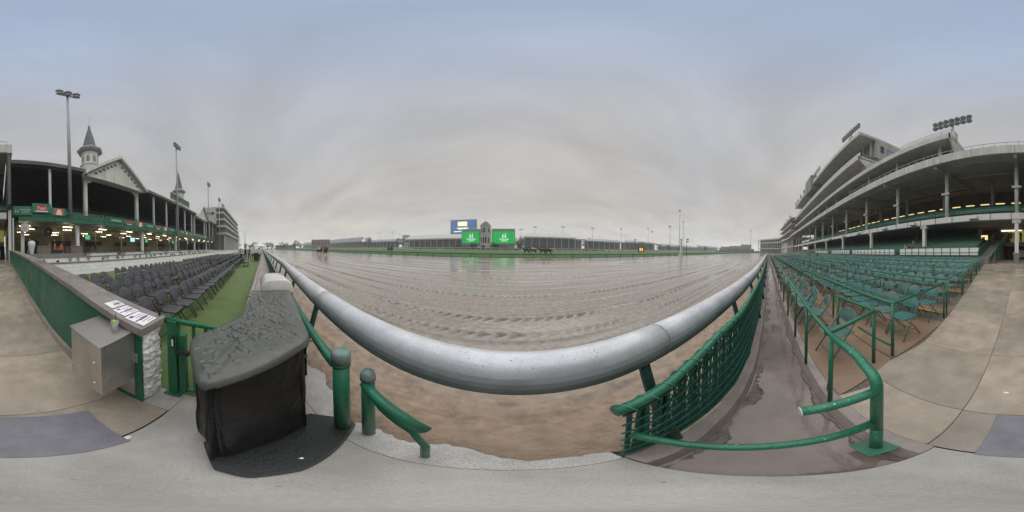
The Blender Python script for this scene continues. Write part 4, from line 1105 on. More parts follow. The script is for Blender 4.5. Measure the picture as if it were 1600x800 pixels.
# ------------------------------------------------------------------ stands
def seat_rows(name, parent, x0, x1, y0, z0, n, dy, dz, m, pitch=0.55, lim=None):
    # banked rows of tip-up seats too small to pick apart
    b = MB()
    for r in range(n):
        y, z = y0 - r * dy, z0 + r * dz
        x = x0
        while x < x1:
            w = min(pitch * 0.86, 0.5)
            b.add([(x, y, z + 0.38), (x + w, y, z + 0.38), (x + w, y - 0.38, z + 0.4), (x, y - 0.38, z + 0.4)], [(0, 1, 2, 3)])
            b.add([(x, y - 0.36, z + 0.4), (x + w, y - 0.36, z + 0.4), (x + w, y - 0.46, z + 0.84), (x, y - 0.46, z + 0.84)], [(0, 1, 2, 3)])
            x += pitch
    o = b.build(name, m, parent); tag(o, kind='stuff'); return o
def steps(b, x0, x1, y0, z0, n, dy, dz, base):
    for r in range(n):
        b.bx(x0, x1, y0 - r * dy - dy + 0.002, y0 - r * dy, base, z0 + r * dz)
def pipe_rail(b, x0, x1, y, z, h, sp, r=0.03):
    for zz in (z + h, z + h * 0.5): b.bar((x0, y, zz), (x1, y, zz), r)
    x = x0
    while x <= x1 + 0.01:
        b.bar((x, y, z), (x, y, z + h), r); x += sp

# ---- left: the twin-spired grandstand
def grandstand():
    G = empty('grandstand', (-30, -18, 0), 'long white grandstand with green balcony, gables and slate-capped twin spires', 'grandstand')
    inv = -G.location
    class B(MB):
        def done(s, name, m, parent=G, **k):
            s.v = [(x + inv.x, y + inv.y, z + inv.z) for x, y, z in s.v]
            return s.build(name, m, parent, **k)
    X0, X1 = -0.95, -112.0
    # columns of the upper deck
    cols = [-1.0, -5.8, -10.65, -20.4] + [-20.4 - 4.62 * k for k in range(1, 19)]
    cols = [c for c in cols if abs(c + 51) > 3.2]
    cm = MB(); cm.bx(-0.14, 0.14, -0.14, 0.14, 6.0, 11.9); me = cm.mesh('column', OFFWHITE)
    for c in cols: link('column', me, G, Vector((c, -18, 0)) + inv)
    # roof and its eave, dark underside
    r = B(); r.slab([(X0, -17.4, 12.2), (X0, -42, 14.6), (X1, -42, 14.6), (X1, -17.4, 12.2)], (0, 0, 0.3)); r.done('roof', mat('dark_roofing', (0.05, 0.052, 0.06), 0.6, 0.15, 0.5), recalc=True)
    r = B(); r.bx(X0, X1, -17.38, -17.3, 12.0, 12.52); r.done('eave_board', DARK2)
    r = B(); r.bx(X0, X1, -18.15, -17.85, 11.9, 12.15); r.done('eave_beam', DARK2)
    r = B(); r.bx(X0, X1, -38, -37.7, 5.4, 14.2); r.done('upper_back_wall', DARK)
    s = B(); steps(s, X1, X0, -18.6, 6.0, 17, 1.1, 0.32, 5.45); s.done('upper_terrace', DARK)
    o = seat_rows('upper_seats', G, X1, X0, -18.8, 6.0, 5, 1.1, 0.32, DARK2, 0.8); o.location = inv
    # upper-deck roof trusses seen as faint struts
    for c in cols[:14]:
        t = B(); t.bar((c, -18, 11.3), (c, -24, 12.7), 0.14); t.done('roof_brace', DARK2)
    # balcony deck, fascia and parapet
    r = B(); r.bx(X0 - 0.9, X1, -36, -17.9, 5.36, 5.5); r.done('balcony_deck', SOFFIT)
    r = B(); r.slab([(X0 - 0.9, -17.6, 5.08), (X0 - 0.9, -17.6, 5.55), (X1, -17.6, 5.55), (X1, -17.6, 5.08)], (0, -0.28, 0)); r.done('balcony_fascia', GREEN_WALL, recalc=True)
    r = B(); r.slab([(X0 - 0.9, -17.6, 5.0), (X0 - 0.9, -17.6, 5.55), (X0 + 0.1, -20.5, 3.3), (X0 + 0.1, -20.5, 2.7)], (-0.2, 0, 0)); r.done('stair_stringer', GREEN_WALL, recalc=True)
    r = B(); r.bx(X0, X1, -17.88, -17.8, 5.63, 6.2); r.done('parapet', GREEN_WALL)
    r = B(); pipe_rail(r, X1, X0, -17.84, 6.2, 0.6, 2.3, 0.035); r.done('balcony_rail', GREEN)
    # sign boards hung along the parapet
    def board(x0, x1, z0, z1, kind, proud=0.0):
        b = B(); b.bx(x0, x1, -17.78, -17.7 + proud, z0, z1); bd = b.done('sign_board', SIGN_GREEN, bevel=0.0)
        y = -17.69 + proud
        # boards are read from the track: text faces +Y, so it is turned round
        fm = lambda x, z: Matrix.Translation((x + inv.x, y + inv.y, z)) @ Matrix.Rotation(math.pi, 4, 'Z') @ Matrix.Rotation(math.pi / 2, 4, 'X')
        cx, cz = (x0 + x1) / 2, (z0 + z1) / 2
        if kind == 'spires':
            s = B(); w = (x1 - x0)
            spire_glyph(s, x1 - w * 0.2, cz - 0.25, 0.5, y); s.done('emblem', WHITE, bd)
            text_mesh('CHURCHILL', 0.24, WHITE, 'lettering', bd, fm(x0 + w * 0.36, cz + 0.1), 0.008)
            text_mesh('DOWNS', 0.2, WHITE, 'lettering', bd, fm(x0 + w * 0.36, cz - 0.16), 0.008)
        elif kind == 'red':
            s = B(); n = 12; pts = []
            for k in range(n + 1):
                a = math.pi * k / n; pts.append((cx + 0.62 * math.cos(a), y, cz - 0.05 + 0.42 * math.sin(a)))
            s.slab(pts + [(cx - 0.62, y, cz - 0.28), (cx + 0.62, y, cz - 0.28)], (0, 0.01, 0)); s.done('emblem', RED, bd, recalc=True)
            text_mesh('Yum!', 0.5, WHITE, 'lettering', bd, Matrix.Translation((0, 0.012, 0)) @ fm(cx, cz - 0.02), 0.004)
            s = B(); s.bx(cx - 0.72, cx + 0.72, y, y + 0.012, cz - 0.44, cz - 0.3); s.done('strip', WHITE, bd)
        elif kind == 'ball':
            s = B(); s.bx(cx - 0.6, cx + 0.6, y, y + 0.008, cz - 0.4, cz + 0.4); s.done('panel', mat('orange_red_print', (0.6, 0.1, 0.05), 0.5), bd)
            s = B(); s.slab([(cx + 0.3 * math.cos(a * 0.4488), y + 0.01, cz + 0.3 * math.sin(a * 0.4488)) for a in range(14)], (0, 0.008, 0)); s.done('disc', WHITE, bd, recalc=True)
            s = B(); s.bx(cx - 0.36, cx + 0.36, y + 0.009, y + 0.02, cz - 0.38, cz - 0.12); s.done('strip', WHITE, bd)
        elif kind == 'redtext':
            s = B(); s.bx(cx - 0.7, cx + 0.7, y, y + 0.01, cz - 0.16, cz + 0.18); s.done('panel', RED, bd)
            s = B(); s.bx(cx - 0.5, cx + 0.5, y, y + 0.01, cz - 0.34, cz - 0.22); s.done('strip', WHITE, bd)
        elif kind == 'white':
            s = B(); s.bx(cx - 0.9, cx + 0.9, y, y + 0.01, cz - 0.06, cz + 0.06); s.done('strip', OFFWHITE, bd)
    board(-3.55, -1.45, 5.75, 6.75, 'spires', 0.05)
    board(-5.75, -3.6, 6.05, 7.15, 'red', 0.12)
    board(-7.75, -5.8, 5.85, 6.75, 'ball', 0.05)
    kinds = ['white', 'redtext', 'ball', 'white', 'redtext', 'ball', 'white', 'redtext', 'white', 'ball', 'redtext', 'white', 'white', 'redtext', 'white', 'ball']
    for k, kd in enumerate(kinds):
        x = -14.2 - k * 2.65; board(x - 2.5, x, 5.66, 6.3, kd)
    # gables with their posts and pierced boards
    for gx, full in ((-15.4, True), (-50.6, False)):
        hw, zb, zp, yf, yw = 5.7, 11.35, 15.6, -16.4, -18.2
        for s in (-1, 1):
            b = B(); b.slab([(gx, yf, zp), (gx, -17.25, zp), (gx + s * hw, -17.25, zb), (gx + s * hw, yf, zb)], (0, 0, 0.22)); b.done('gable_roof', PALE_GREY, recalc=True)
            b = B(); b.slab([(gx, -17.25, zp), (gx, -27, zp), (gx + s * 2.8, -27, zp - 2.09), (gx + s * 4.1, -17.25, zp - 3.06)], (0, 0, 0.22)); b.done('gable_roof', PALE_GREY, recalc=True)
            b = B(); b.slab([(gx, yf + 0.03, zp - 0.05), (gx + s * hw, yf + 0.03, zb - 0.05), (gx + s * hw, yf + 0.03, zb + 0.42), (gx, yf + 0.03, zp + 0.46)], (0, 0.09, 0)); b.done('rake_board', OFFWHITE, recalc=True)
        b = B(); b.slab([(gx - hw + 0.9, yw + 1.1, zb + 0.55), (gx + hw - 0.9, yw + 1.1, zb + 0.55), (gx, yw + 1.1, zp - 0.1)], (0, 0.15, 0)); b.done('gable_wall', OFFWHITE, recalc=True)
        b = B(); b.bx(gx - hw + 0.5, gx + hw - 0.5, yw - 0.02, yw + 1.3, zb - 0.05, zb + 0.5); b.done('tie_beam', OFFWHITE)
        if full:
            for s in (-1, 1):
                for k in range(1, 7):
                    u = k / 7.0; x = gx + s * (hw - 1.2) * u; z = zp - 0.75 - (zp - zb - 0.3) * u * 0.82
                    b = B(); b.bx(x - 0.17, x + 0.17, yw + 1.26, yw + 1.3, z - 0.2, z + 0.12); b.bx(x - 0.24, x + 0.1, yw + 1.265, yw + 1.31, z - 0.12, z + 0.02); b.done('pierced_bracket', DARK2)
        for s in (-1, 1):
            x = gx + s * (hw - 0.85)
            b = B(); b.bx(x - 0.2, x + 0.2, yw - 0.1, yw + 0.3, 6.0, zb - 0.06); ps = b.done('gable_post', OFFWHITE)
            b = B(); b.slab([(x - 0.05, yw + 0.1, zb - 1.3), (x - 0.05, yw + 0.1, zb - 0.08), (x - s * 1.1, yw + 0.1, zb - 0.08), (x - s * 0.85, yw + 0.1, zb - 0.35), (x - s * 0.35, yw + 0.1, zb - 0.55)], (0, 0.12, 0)); b.done('post_bracket', OFFWHITE, ps, recalc=True)
    # spires
    for sx, nm in ((-16.4, 0), (-51.6, 1)):
        y = -26.0; c = (sx, y, 0); ph = math.pi / 8
        b = B(); b.lathe([(1.75, 13.5), (1.75, 18.6), (1.95, 18.7), (1.95, 18.95), (1.65, 19.0), (1.62, 21.7), (1.75, 21.75)], c, 8, False, ph); tw = b.done('tower', OFFWHITE)
        b = B(); b.lathe([(1.7, 21.75), (2.2, 22.0), (2.45, 22.35), (2.5, 22.6), (2.2, 23.0), (1.35, 23.55)], c, 8, False, ph); b.done('tower_eave', mat('weathered_eave', (0.25, 0.26, 0.27), 0.6), tw)
        b = B(); b.lathe([(1.45, 23.45), (1.1, 25.1), (0.78, 26.9), (0.42, 28.7), (0.16, 29.9)], c, 8, False, ph); b.done('spire_cone', SLATE, tw)
        b = B(); b.lathe([(0.2, 29.85), (0.3, 30.05), (0.14, 30.25), (0.24, 30.5), (0.06, 30.7), (0.035, 33.6)], c, 8, True); b.done('finial', POLE, tw)
        for k in range(8):
            a = ph + (k + 0.5) * math.pi / 4; d = Vector((math.cos(a), math.sin(a), 0)); t = Vector((-d.y, d.x, 0)); f = 1.62 * math.cos(math.pi / 8)
            o = Vector(c) + d * (f + 0.01)
            pts = [o + t * u + Vector((0, 0, z)) for u, z in ((-0.3, 19.35), (0.3, 19.35), (0.3, 20.5), (0.15, 20.8), (-0.15, 20.8), (-0.3, 20.5))]
            b = B(); b.slab(pts, d * 0.05); b.done('louvre_window', MID_GREY, tw, recalc=True)
            pts = [o + t * u + Vector((0, 0, z)) for u, z in ((-0.6, 21.7), (0.6, 21.7), (0.45, 21.25), (0.3, 21.5), (0, 21.05), (-0.3, 21.5), (-0.45, 21.25))]
            b = B(); b.slab(pts, d * 0.1); b.done('fretwork', OFFWHITE, tw, recalc=True)
    # long name board on the roof
    b = B(); b.bx(-31.0, -41.0, -17.7, -17.5, 13.0, 14.6); nb = b.done('roof_sign', mat('olive_sign', (0.06, 0.11, 0.06), 0.6))
    b = B(); b.bx(-30.9, -41.1, -17.49, -17.44, 14.5, 14.66); b.bx(-30.9, -41.1, -17.49, -17.44, 12.95, 13.08); b.done('sign_trim', OFFWHITE, nb)
    # ---- ground level under the balcony
    FZ = 1.5
    b = B(); b.bx(X0 - 0.4, X1, -36, -16.6, -0.1, FZ); b.done('hall_floor', MID_GREY)
    b = B(); b.bx(X0 - 0.4, X1, -16.58, -15.0, -0.1, 1.12); b.done('terrace_step', MID_GREY)
    b = B(); b.bx(X0 - 0.4, X1, -32, -31.8, FZ, 5.36); b.done('hall_back_wall', BEIGE)
    b = B(); b.bx(X0 - 0.3, X0 - 0.1, -32, -20.0, FZ, 5.36); b.done('hall_end_wall', BEIGE)
    cm = MB(); cm.bx(-0.2, 0.2, -0.2, 0.2, 1.12, 5.0); me = cm.mesh('column', WHITE)
    for x in [-2.6, -9.6, -22.2, -34.6, -47, -59, -71]: link('column', me, G, Vector((x, -18.6, 0)) + inv)
    cm = MB(); cm.bx(-0.12, 0.12, -0.12, 0.12, FZ, 4.75); me = cm.mesh('column', CREAM)
    for k in range(14): link('column', me, G, Vector((-3.4 - 6.1 * k, -23.5, 0)) + inv)
    for yy in (-20.6, -23.5, -27.5):
        t = B()
        for zz in (4.35, 5.0): t.bar((X0 - 0.5, yy, zz), (X1, yy, zz), 0.1)
        x = X0 - 0.5; up = True
        while x > -75:
            t.bar((x, yy, 4.35 if up else 5.0), (x - 0.75, yy, 5.0 if up else 4.35), 0.06); x -= 0.75; up = not up
        t.done('truss', CREAM)
    t = B(); x = X0 - 1
    while x > -90:
        t.bar((x, -17.95, 5.15), (x, -31.8, 5.15), 0.12, 0.2); x -= 2.4
    t.done('joist', CREAM)
    fm = MB(); fm.bx(-0.65, 0.65, -0.09, 0.09, 4.78, 4.86); lm = fm.mesh('light_fixture', TUBE)
    for yy, off in ((-19.4, 0.0), (-22.0, 1.1), (-25.5, 0.4), (-29, 1.6)):
        for k in range(13 if yy > -24 else 9):
            link('light_fixture', lm, G, Vector((-3.0 - off - 5.6 * k, yy, 0)) + inv)
    # counters, kiosks and screens
    for k, (x, w, h, m_) in enumerate([(-5.6, 2.6, 2.2, GREEN_DARK), (-12.6, 4.6, 1.1, BEIGE), (-20.5, 5.0, 1.3, BEIGE), (-29, 4.5, 1.2, BEIGE), (-38, 5, 1.2, BEIGE), (-48, 5, 1.2, BEIGE)]):
        b = B(); b.bx(x - w / 2, x + w / 2, -29.6, -28.4, FZ, FZ + h); b.done('service_counter', m_, bevel=0.02)
        b = B(); b.bx(x - w / 2 + 0.2, x + w / 2 - 0.2, -31.79, -31.6, FZ + 1.3, FZ + 2.4); b.done('serving_hatch', DARK2)
    for x, y, z, w, h, m_ in [(-11.3, -21.2, 3.6, 0.95, 0.62, GLASS_D), (-13.4, -22.4, 3.55, 0.9, 0.7, SCREEN_L), (-24.6, -23.2, 3.5, 1.3, 0.8, SCREEN_T), (-29.2, -23.2, 3.5, 0.9, 0.7, SCREEN_L), (-41.5, -23.2, 3.5, 0.9, 0.8, SCREEN_L), (-52, -23.2, 3.5, 0.9, 0.8, SCREEN_L)]:
        b = B(); b.bx(x - w / 2 - 0.05, x + w / 2 + 0.05, y - 0.1, y, z - 0.05, z + h + 0.05); tv = b.done('monitor', BLACKFR)
        b = B(); b.bx(x - w / 2, x + w / 2, y + 0.002, y + 0.02, z, z + h); b.done('monitor_screen', m_, tv)
    # pale end bay towards the aisle: posts and cross rail
    b = B(); b.bx(-0.86, -1.15, -16.45, -16.15, 0.6, 5.9); b.done('end_post', OFFWHITE)
    b = B(); b.bx(-1.35, -1.5, -17.3, -17.15, 1.0, 5.3); b.done('end_post', WHITE)
    return G
def spire_glyph(s, x, z, h, y, d=0.01):
    # two slender spires side by side, the left one a little higher
    for dx, k in ((h * 0.22, 1.0), (-h * 0.24, 0.86)):
        w = h * 0.07; b = z; t = z + h * k
        pts = [(x + dx - w * 1.5, y, b), (x + dx + w * 1.5, y, b), (x + dx + w * 1.1, y, b + h * 0.2), (x + dx + w * 2.0, y, b + h * 0.27), (x + dx + w * 0.9, y, b + h * 0.36), (x + dx + w * 0.3, y, t - h * 0.12), (x + dx, y, t), (x + dx - w * 0.3, y, t - h * 0.12), (x + dx - w * 0.9, y, b + h * 0.36), (x + dx - w * 2.0, y, b + h * 0.27), (x + dx - w * 1.1, y, b + h * 0.2)]
        s.slab(pts, (0, d, 0))
grandstand()

def white_terrace_wall():
    root = empty('white_block_wall', (-20, -10.6, 0), 'long low white painted block wall with grey cap and planting behind the black chairs', 'wall')
    L0, L1 = -1.3, -95
    me = {}
    b = MB(); b.bx(L0 + 20, L1 + 20, -0.25, -0.05, -0.05, 0.86); b.build('wall_core', mat('white_mortar', (0.66, 0.66, 0.64), 0.7), root)
    bm_ = MB(); bm_.bx(-0.395, 0.395, -0.05, 0.0, 0.0, 0.272); bme = bm_.mesh('block', WHITE_WALL)
    n = 0
    for r in range(3):
        x = L0 - 0.4 - (0.4 if r % 2 else 0)
        while x > -75 and n < 288:
            o = link('block', bme, root, (x + 20, random.uniform(-0.003, 0.003), 0.01 + 0.28 * r)); n += 1; x -= 0.8
    b = MB(); b.bx(-57.6, L1 + 20, -0.05, 0.0, 0.0, 0.84); b.build('far_wall_face', WHITE_WALL, root)
    x = L0 + 0.3
    while x > -90:
        ln = 2.4; b = MB(); b.bx(x + 20 - 0.006, x + 20 - ln + 0.006, -0.36, 0.05, 0.862, 0.94); b.build('cap_stone', CAP, root, bevel=0.008); x -= ln
    b = MB(); b.bx(L0 + 20, L1 + 20, -1.9, -0.35, -0.05, 0.84); b.build('planting_bed', mat('bed_soil', (0.09, 0.07, 0.05), 0.8), root)
    b = MB(); b.bx(L0 + 20, L1 + 20, -2.2, -1.91, -0.05, 1.2); b.build('rear_wall', WHITE_WALL, root)
    b = MB(); b.bx(L0 + 20, L1 + 20, -2.3, -1.85, 1.202, 1.28); b.build('rear_cap', CAP, root, bevel=0.01)
white_terrace_wall()
def leaf_clump(b, c, r, n, size, squash=0.8):
    for k in range(n):
        d = Vector((random.gauss(0, 1), random.gauss(0, 1), random.gauss(0, 1) * squash)).normalized() * r * random.random() ** 0.45
        p = Vector(c) + d
        a = Vector((random.gauss(0, 1), random.gauss(0, 1), random.gauss(0, 1))).normalized(); u = a.orthogonal().normalized(); v = a.cross(u)
        s = size * random.uniform(0.6, 1.3)
        b.add([p - u * s, p - v * s * 0.5, p + u * s, p + v * s * 0.5], [(0, 1, 2, 3)])
for k in range(34):
    x = -3.0 - 1.05 * k - random.uniform(-0.3, 0.3); h = random.uniform(0.18, 0.5)
    b = MB(); leaf_clump(b, (0, 0, h * 0.55), h * 0.5, 46, 0.06); st = MB(); st.bar((0, 0, -0.04), (0.02, 0, h * 0.7), 0.015)
    root = empty('bed_plant', (x, -11.5 - random.uniform(0, 0.5), 0.84), 'small leafy plant, %s along the white wall bed from the aisle' % ordinal(k + 1), 'plant', 'plants in the white wall bed')
    b.build('foliage', HEDGE if k % 4 else mat('dark_bed_leaf', (0.03, 0.035, 0.03), 0.7), root); st.build('stem', BARK, root)
# green partitions and low walls of the terrace boxes
for k in range(9):
    x = -11.5 - 5.4 * k
    root = empty('terrace_box', (x, -15.9, 1.12), 'green topped terrace box with white sides, %s along from the aisle end' % ordinal(k + 1), 'terrace box', 'terrace boxes under the balcony')
    b = MB(); b.bx(-1.9, 1.9, -0.5, 0.5, 0.0, 0.42); b.build('box_body', WHITE, root, bevel=0.01)
    b = MB(); b.bx(-2.05, 2.05, -0.62, 0.62, 0.422, 0.5); b.build('box_top', GREEN_WALL, root, bevel=0.01)
for k, (x, w, lab) in enumerate([(-4.7, 1.5, 'brown counter block by the people under the balcony, nearer the aisle'), (-8.6, 1.5, 'brown counter block under the balcony beside the white column')]):
    root = empty('brown_counter', (x, -17.2, 1.5), lab, 'counter', 'brown counters')
    b = MB(); b.bx(-w / 2, w / 2, -0.4, 0.4, 0, 0.78); b.build('counter_body', mat('brown_counter', (0.2, 0.15, 0.11), 0.5), root, bevel=0.01)
    b = MB(); b.bx(-w / 2 - 0.05, w / 2 + 0.05, -0.45, 0.45, 0.782, 0.84); b.build('counter_top', CAP, root, bevel=0.01)

# ---- right: the clubhouse
def clubhouse():
    C = empty('clubhouse', (40, -18, 0), 'tiered grey clubhouse stand with sweeping pale balcony edges above the green chairs', 'clubhouse')
    inv = -C.location
    class B(MB):
        def done(s, name, m, parent=C, **k):
            s.v = [(x + inv.x, y + inv.y, z + inv.z) for x, y, z in s.v]
            return s.build(name, m, parent, **k)
    XE = 104.0
    X0 = -0.72; S_ = 8.2
    # ground tier behind the boxes: white panels, stadium seats, back wall
    for x in [0.75, 11.9, 23.1, 34.3, 45.5, 57, 68, 79, 90, 101]:
        b = B(); b.bx(x - 0.2, x + 0.2, -17.2, -16.8, 0.5, 5.1); c = b.done('lower_column', WHITE)
        b = B(); b.bx(x - 0.45, x + 0.45, -17.25, -16.75, 4.7, 5.1); b.done('column_head', OFFWHITE, c)
    for x in [6.3, 17.5, 28.7, 39.9, 51]:
        b = B(); b.bx(x - 0.3, x + 0.3, -23.3, -22.7, 2, 5.15); b.done('rear_column', MID_GREY)
    # row of small white panels
    for x0, x1 in ((4.2, 14.2), (15.1, 26.2), (27.2, 37), (38.5, 50)):
        w = 1.0; x = x0
        while x + w <= x1 + 0.01:
            b = B(); b.bx(x + 0.04, x + w - 0.04, -14.95, -14.85, 1.5, 2.18); b.done('white_panel', WHITE_WALL)
            x += w
        b = B(); pipe_rail(b, x0, x1, -14.8, 1.2, 1.1, 1.0, 0.04); b.done('panel_rail', GREEN)
    b = B(); b.bx(3.2, XE, -24.6, -14.5, 0, 1.25); b.done('tier_base', MID_GREY)
    b = B(); steps(b, 3.2, XE, -15.2, 1.4, 9, 0.95, 0.26, 1.2); b.done('lower_terrace', MID_GREY)
    o = seat_rows('lower_seats', C, 5.2, 70, -15.25, 1.4, 9, 0.95, 0.26, STADIUM, 0.55); o.location = inv
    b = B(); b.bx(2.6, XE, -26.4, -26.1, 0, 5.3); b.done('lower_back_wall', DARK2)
    # stairs up to the lit landing at the aisle end, green stringer walls
    b = B()
    for k in range(10): b.bx(2.75, 4.15, -15.4 - 0.75 * (k + 1), -15.4 - 0.75 * k, 0.3, 1.0 + 0.22 * k)
    b.done('stairs', mat('pinkish_stair', (0.25, 0.17, 0.14), 0.6))
    for x in (2.6, 4.25):
        b = B(); b.slab([(x, -14.8, 0.9), (x, -14.8, 1.9), (x, -23, 4.4), (x, -23, 3.3)], (0.08, 0, 0)); b.done('stair_wall', GREEN_WALL, recalc=True)
    b = B(); b.bx(-0.6, 2.6, -27, -22.2, 2.55, 3.1); b.done('landing', MID_GREY)
    b = B(); b.bx(-0.7, 4.3, -27.3, -27.05, 3.1, 5.3); lw = b.done('glowing_room_wall', GLOWYEL)
    b = B(); b.bx(2.3, 3.9, -27.03, -26.9, 3.1, 5.0); dr = b.done('room_door', DARK2)
    for k in range(3):
        b = B(); b.bx(2.38 + 0.5 * k, 2.8 + 0.5 * k, -26.89, -26.86, 3.3, 4.85); b.done('door_pane', GLASS_D, dr)
    b = B(); b.bx(0.3, 3.6, -26.0, -25.9, 5.12, 5.2); b.done('light_fixture', TUBE)
    b = B(); b.bx(-0.7, 2.55, -24.2, -23.9, 0.6, 2.55); b.done('undercroft_wall', DARK)
    b = B(); b.bx(-0.1, 1.0, -23.88, -23.7, 1.0, 2.1); b.done('notice_panel', WHITE)
    # balcony edge: pale beam, deck, green railing, seats
    b = B(); b.bx(X0, XE, -17.3, -16.7, 5.12, 5.78); b.done('balcony_beam', WHITE, bevel=0.02)
    x = X0 + 2.0
    while x < 60:
        b = B(); b.bx(x - 0.04, x + 0.04, -16.695, -16.66, 5.12, 5.78); b.done('beam_joint', MID_GREY); x += 2.2
    for x in (5.2, 13.3, 18.9, 26.5, 33, 41):
        b = B(); b.slab([(x - 0.45, -16.65, 5.15), (x + 0.45, -16.65, 5.15), (x + 0.45, -16.65, 5.5), (x - 0.45, -16.65, 5.5)], (0, 0.55, 0.1)); b.done('wall_lamp', WHITE, recalc=True)
    b = B(); b.bx(X0, XE, -28, -17.0, 5.3, 5.5); b.done('balcony_deck', SOFFIT)
    b = B(); pipe_rail(b, X0, XE, -16.9, 5.78, 0.75, 0.55, 0.035); b.done('balcony_rail', GREEN)
    b = B(); steps(b, X0, XE, -17.6, 5.8, 9, 0.95, 0.36, 5.4); b.done('upper_terrace', MID_GREY)
    o = seat_rows('upper_seats', C, X0, 75, -17.5, 5.8, 8, 0.95, 0.36, mat('balcony_green_seat', (0.025, 0.17, 0.125), 0.4, 0.2, 5), 0.55); o.location = inv
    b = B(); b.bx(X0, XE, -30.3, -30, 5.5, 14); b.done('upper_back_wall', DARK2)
    b = B(); b.bx(X0, XE, -27.6, -26.6, 8.7, 9.7); b.done('concourse_wall', mat('ochre_concourse', (0.3, 0.2, 0.08), 0.7))
    for k in range(22):
        x = 1.2 + 2.6 * k
        b = B(); b.bx(x - 0.75, x + 0.75, -26.58, -26.3, 9.75, 9.86); b.done('light_fixture', WARM)
    for k in range(16):
        for j in range(3):
            x = 33 + 1.55 * k; b = B(); b.bx(x - 0.2, x + 0.2, -24.5 - j * 0.8, -24.3 - j * 0.8, 8.4 + 0.5 * j, 8.6 + 0.5 * j); b.done('light_fixture', WARM)
    # upper columns
    for k in range(13):
        x = 0.7 + 8.0 * k
        b = B(); b.lathe([(0.24, 5.8), (0.24, 12.6)], (x, -17.05, 0), 10); c = b.done('upper_column', WHITE)
        b = B(); b.bar((x, -17.0, 11.6), (x, -14.4, 12.0), 0.22, 0.3); b.done('cantilever', PALE_GREY, c)
        b = B(); b.bx(x - 0.5, x + 0.5, -16.8, -16.6, 8.55, 8.75); b.done('speaker', WHITE, c)
    for k in range(9):
        x = 4.5 + 8.0 * k
        b = B(); b.lathe([(0.28, 7.0), (0.28, 12.9)], (x, -23.5, 0), 10); b.done('rear_column', PALE_GREY)
    # first roof: pale fascia sweeping along, soffit rising behind it
    b = B(); b.slab([(X0, -14.0, 11.3), (XE, -14.0, 11.3), (XE, -14.0, 12.3), (X0, -14.0, 12.3)], (0, -0.35, 0)); b.done('roof_fascia', PALE_GREY, recalc=True, bevel=0.03)
    for k in range(26):
        x = 0.7 + 4.0 * k; b = B(); b.bx(x - 0.025, x + 0.025, -14.0, -13.985, 11.34, 12.26); b.done('fascia_joint', MID_GREY)
        if x > S_ + 0.5:
            b = B(); b.bx(x - 0.025, x + 0.025, -17.0, -16.985, 17.54, 18.36); b.done('fascia_joint', MID_GREY)
    b = B(); b.slab([(X0, -14.3, 11.5), (XE, -14.3, 11.5), (XE, -30, 13.2), (X0, -30, 13.2)], (0, 0, 0.2)); b.done('roof_soffit', SOFFIT, recalc=True)
    b = B()
    for k in range(13): b.bar((0.7 + 8 * k, -14.4, 11.2), (0.7 + 8 * k, -29, 12.9), 0.3, 0.5)
    for yy in (-15.6, -20, -25): b.bar((X0, yy, 11.45 + (-14.3 - yy) * 0.108), (XE, yy, 11.45 + (-14.3 - yy) * 0.108), 0.2, 0.3)
    b.done('roof_beam', SOFFIT)
    b = B(); pipe_rail(b, X0, 26, -14.6, 12.3, 0.85, 1.1, 0.05); b.done('roof_rail', POLE)
    b = B(); b.bx(X0 - 0.02, X0 - 0.3, -30, -14.1, 5.9, 11.2); b.done('end_wall', DARK2)
    b = B(); b.bx(X0, X0 - 0.45, -16.8, -14.0, 11.25, 12.32); b.done('end_fascia', PALE_GREY)
    # second tier
    S = 8.2
    b = B(); b.slab([(S, -17, 17.5), (XE, -17, 17.5), (XE, -17, 18.4), (S, -17, 18.4)], (0, -0.4, 0)); b.done('tier_fascia', PALE_GREY, recalc=True, bevel=0.03)
    b = B(); b.slab([(S, -17.3, 17.6), (XE, -17.3, 17.6), (XE, -30, 18.4), (S, -30, 18.4)], (0, 0, 0.2)); b.done('tier_soffit', SOFFIT, recalc=True)
    b = B(); b.slab([(S, -17.0, 18.3), (S, -17.0, 17.5), (S + 0.2, -18.5, 16.2), (S + 0.2, -21, 13.0), (S + 0.2, -28, 13.0), (S, -28, 18.3)], (0.25, 0, 0)); b.done('tier_end_wall', PALE_GREY, recalc=True)
    b = B(); b.bx(S, XE, -26, -25.7, 12.6, 18.2); b.done('tier_back_wall', mat('tier_dark_glass', (0.15, 0.152, 0.148), 0.4, 0.3, 0.3))
    b = B(); b.bx(S, XE, -25.6, -16.5, 12.65, 12.85); b.done('tier_deck', MID_GREY)
    b = B(); b.bx(S, XE, -17.2, -17.1, 12.9, 13.6); b.done('tier_parapet', mat('dim_green_parapet', (0.05, 0.12, 0.09), 0.6))
    o = seat_rows('tier_seats', C, S + 1, 60, -17.6, 13.0, 4, 1.0, 0.4, STADIUM, 0.6); o.location = inv
    for k in range(12):
        b = B(); x = S + 2.5 + 8 * k; b.bx(x - 0.2, x + 0.2, -19.2, -18.8, 12.9, 17.6); b.done('tier_column', PALE_GREY)
    b = B(); pipe_rail(b, S, 27, -17.2, 18.4, 0.8, 1.3, 0.05); b.done('tier_rail', POLE)
    # third tier and the boxy top storey
    T = 27.6
    for z0, z1 in ((22.3, 23.1),):
        b = B(); b.slab([(T, -17, z0), (XE, -17, z0), (XE, -17, z1), (T, -17, z1)], (0, -0.4, 0)); b.done('tier_fascia', PALE_GREY, recalc=True, bevel=0.03)
        b = B(); b.slab([(T, -17.3, z0 + 0.1), (XE, -17.3, z0 + 0.1), (XE, -30, z0 + 0.3), (T, -30, z0 + 0.3)], (0, 0, 0.25)); b.done('tier_soffit', SOFFIT, recalc=True)
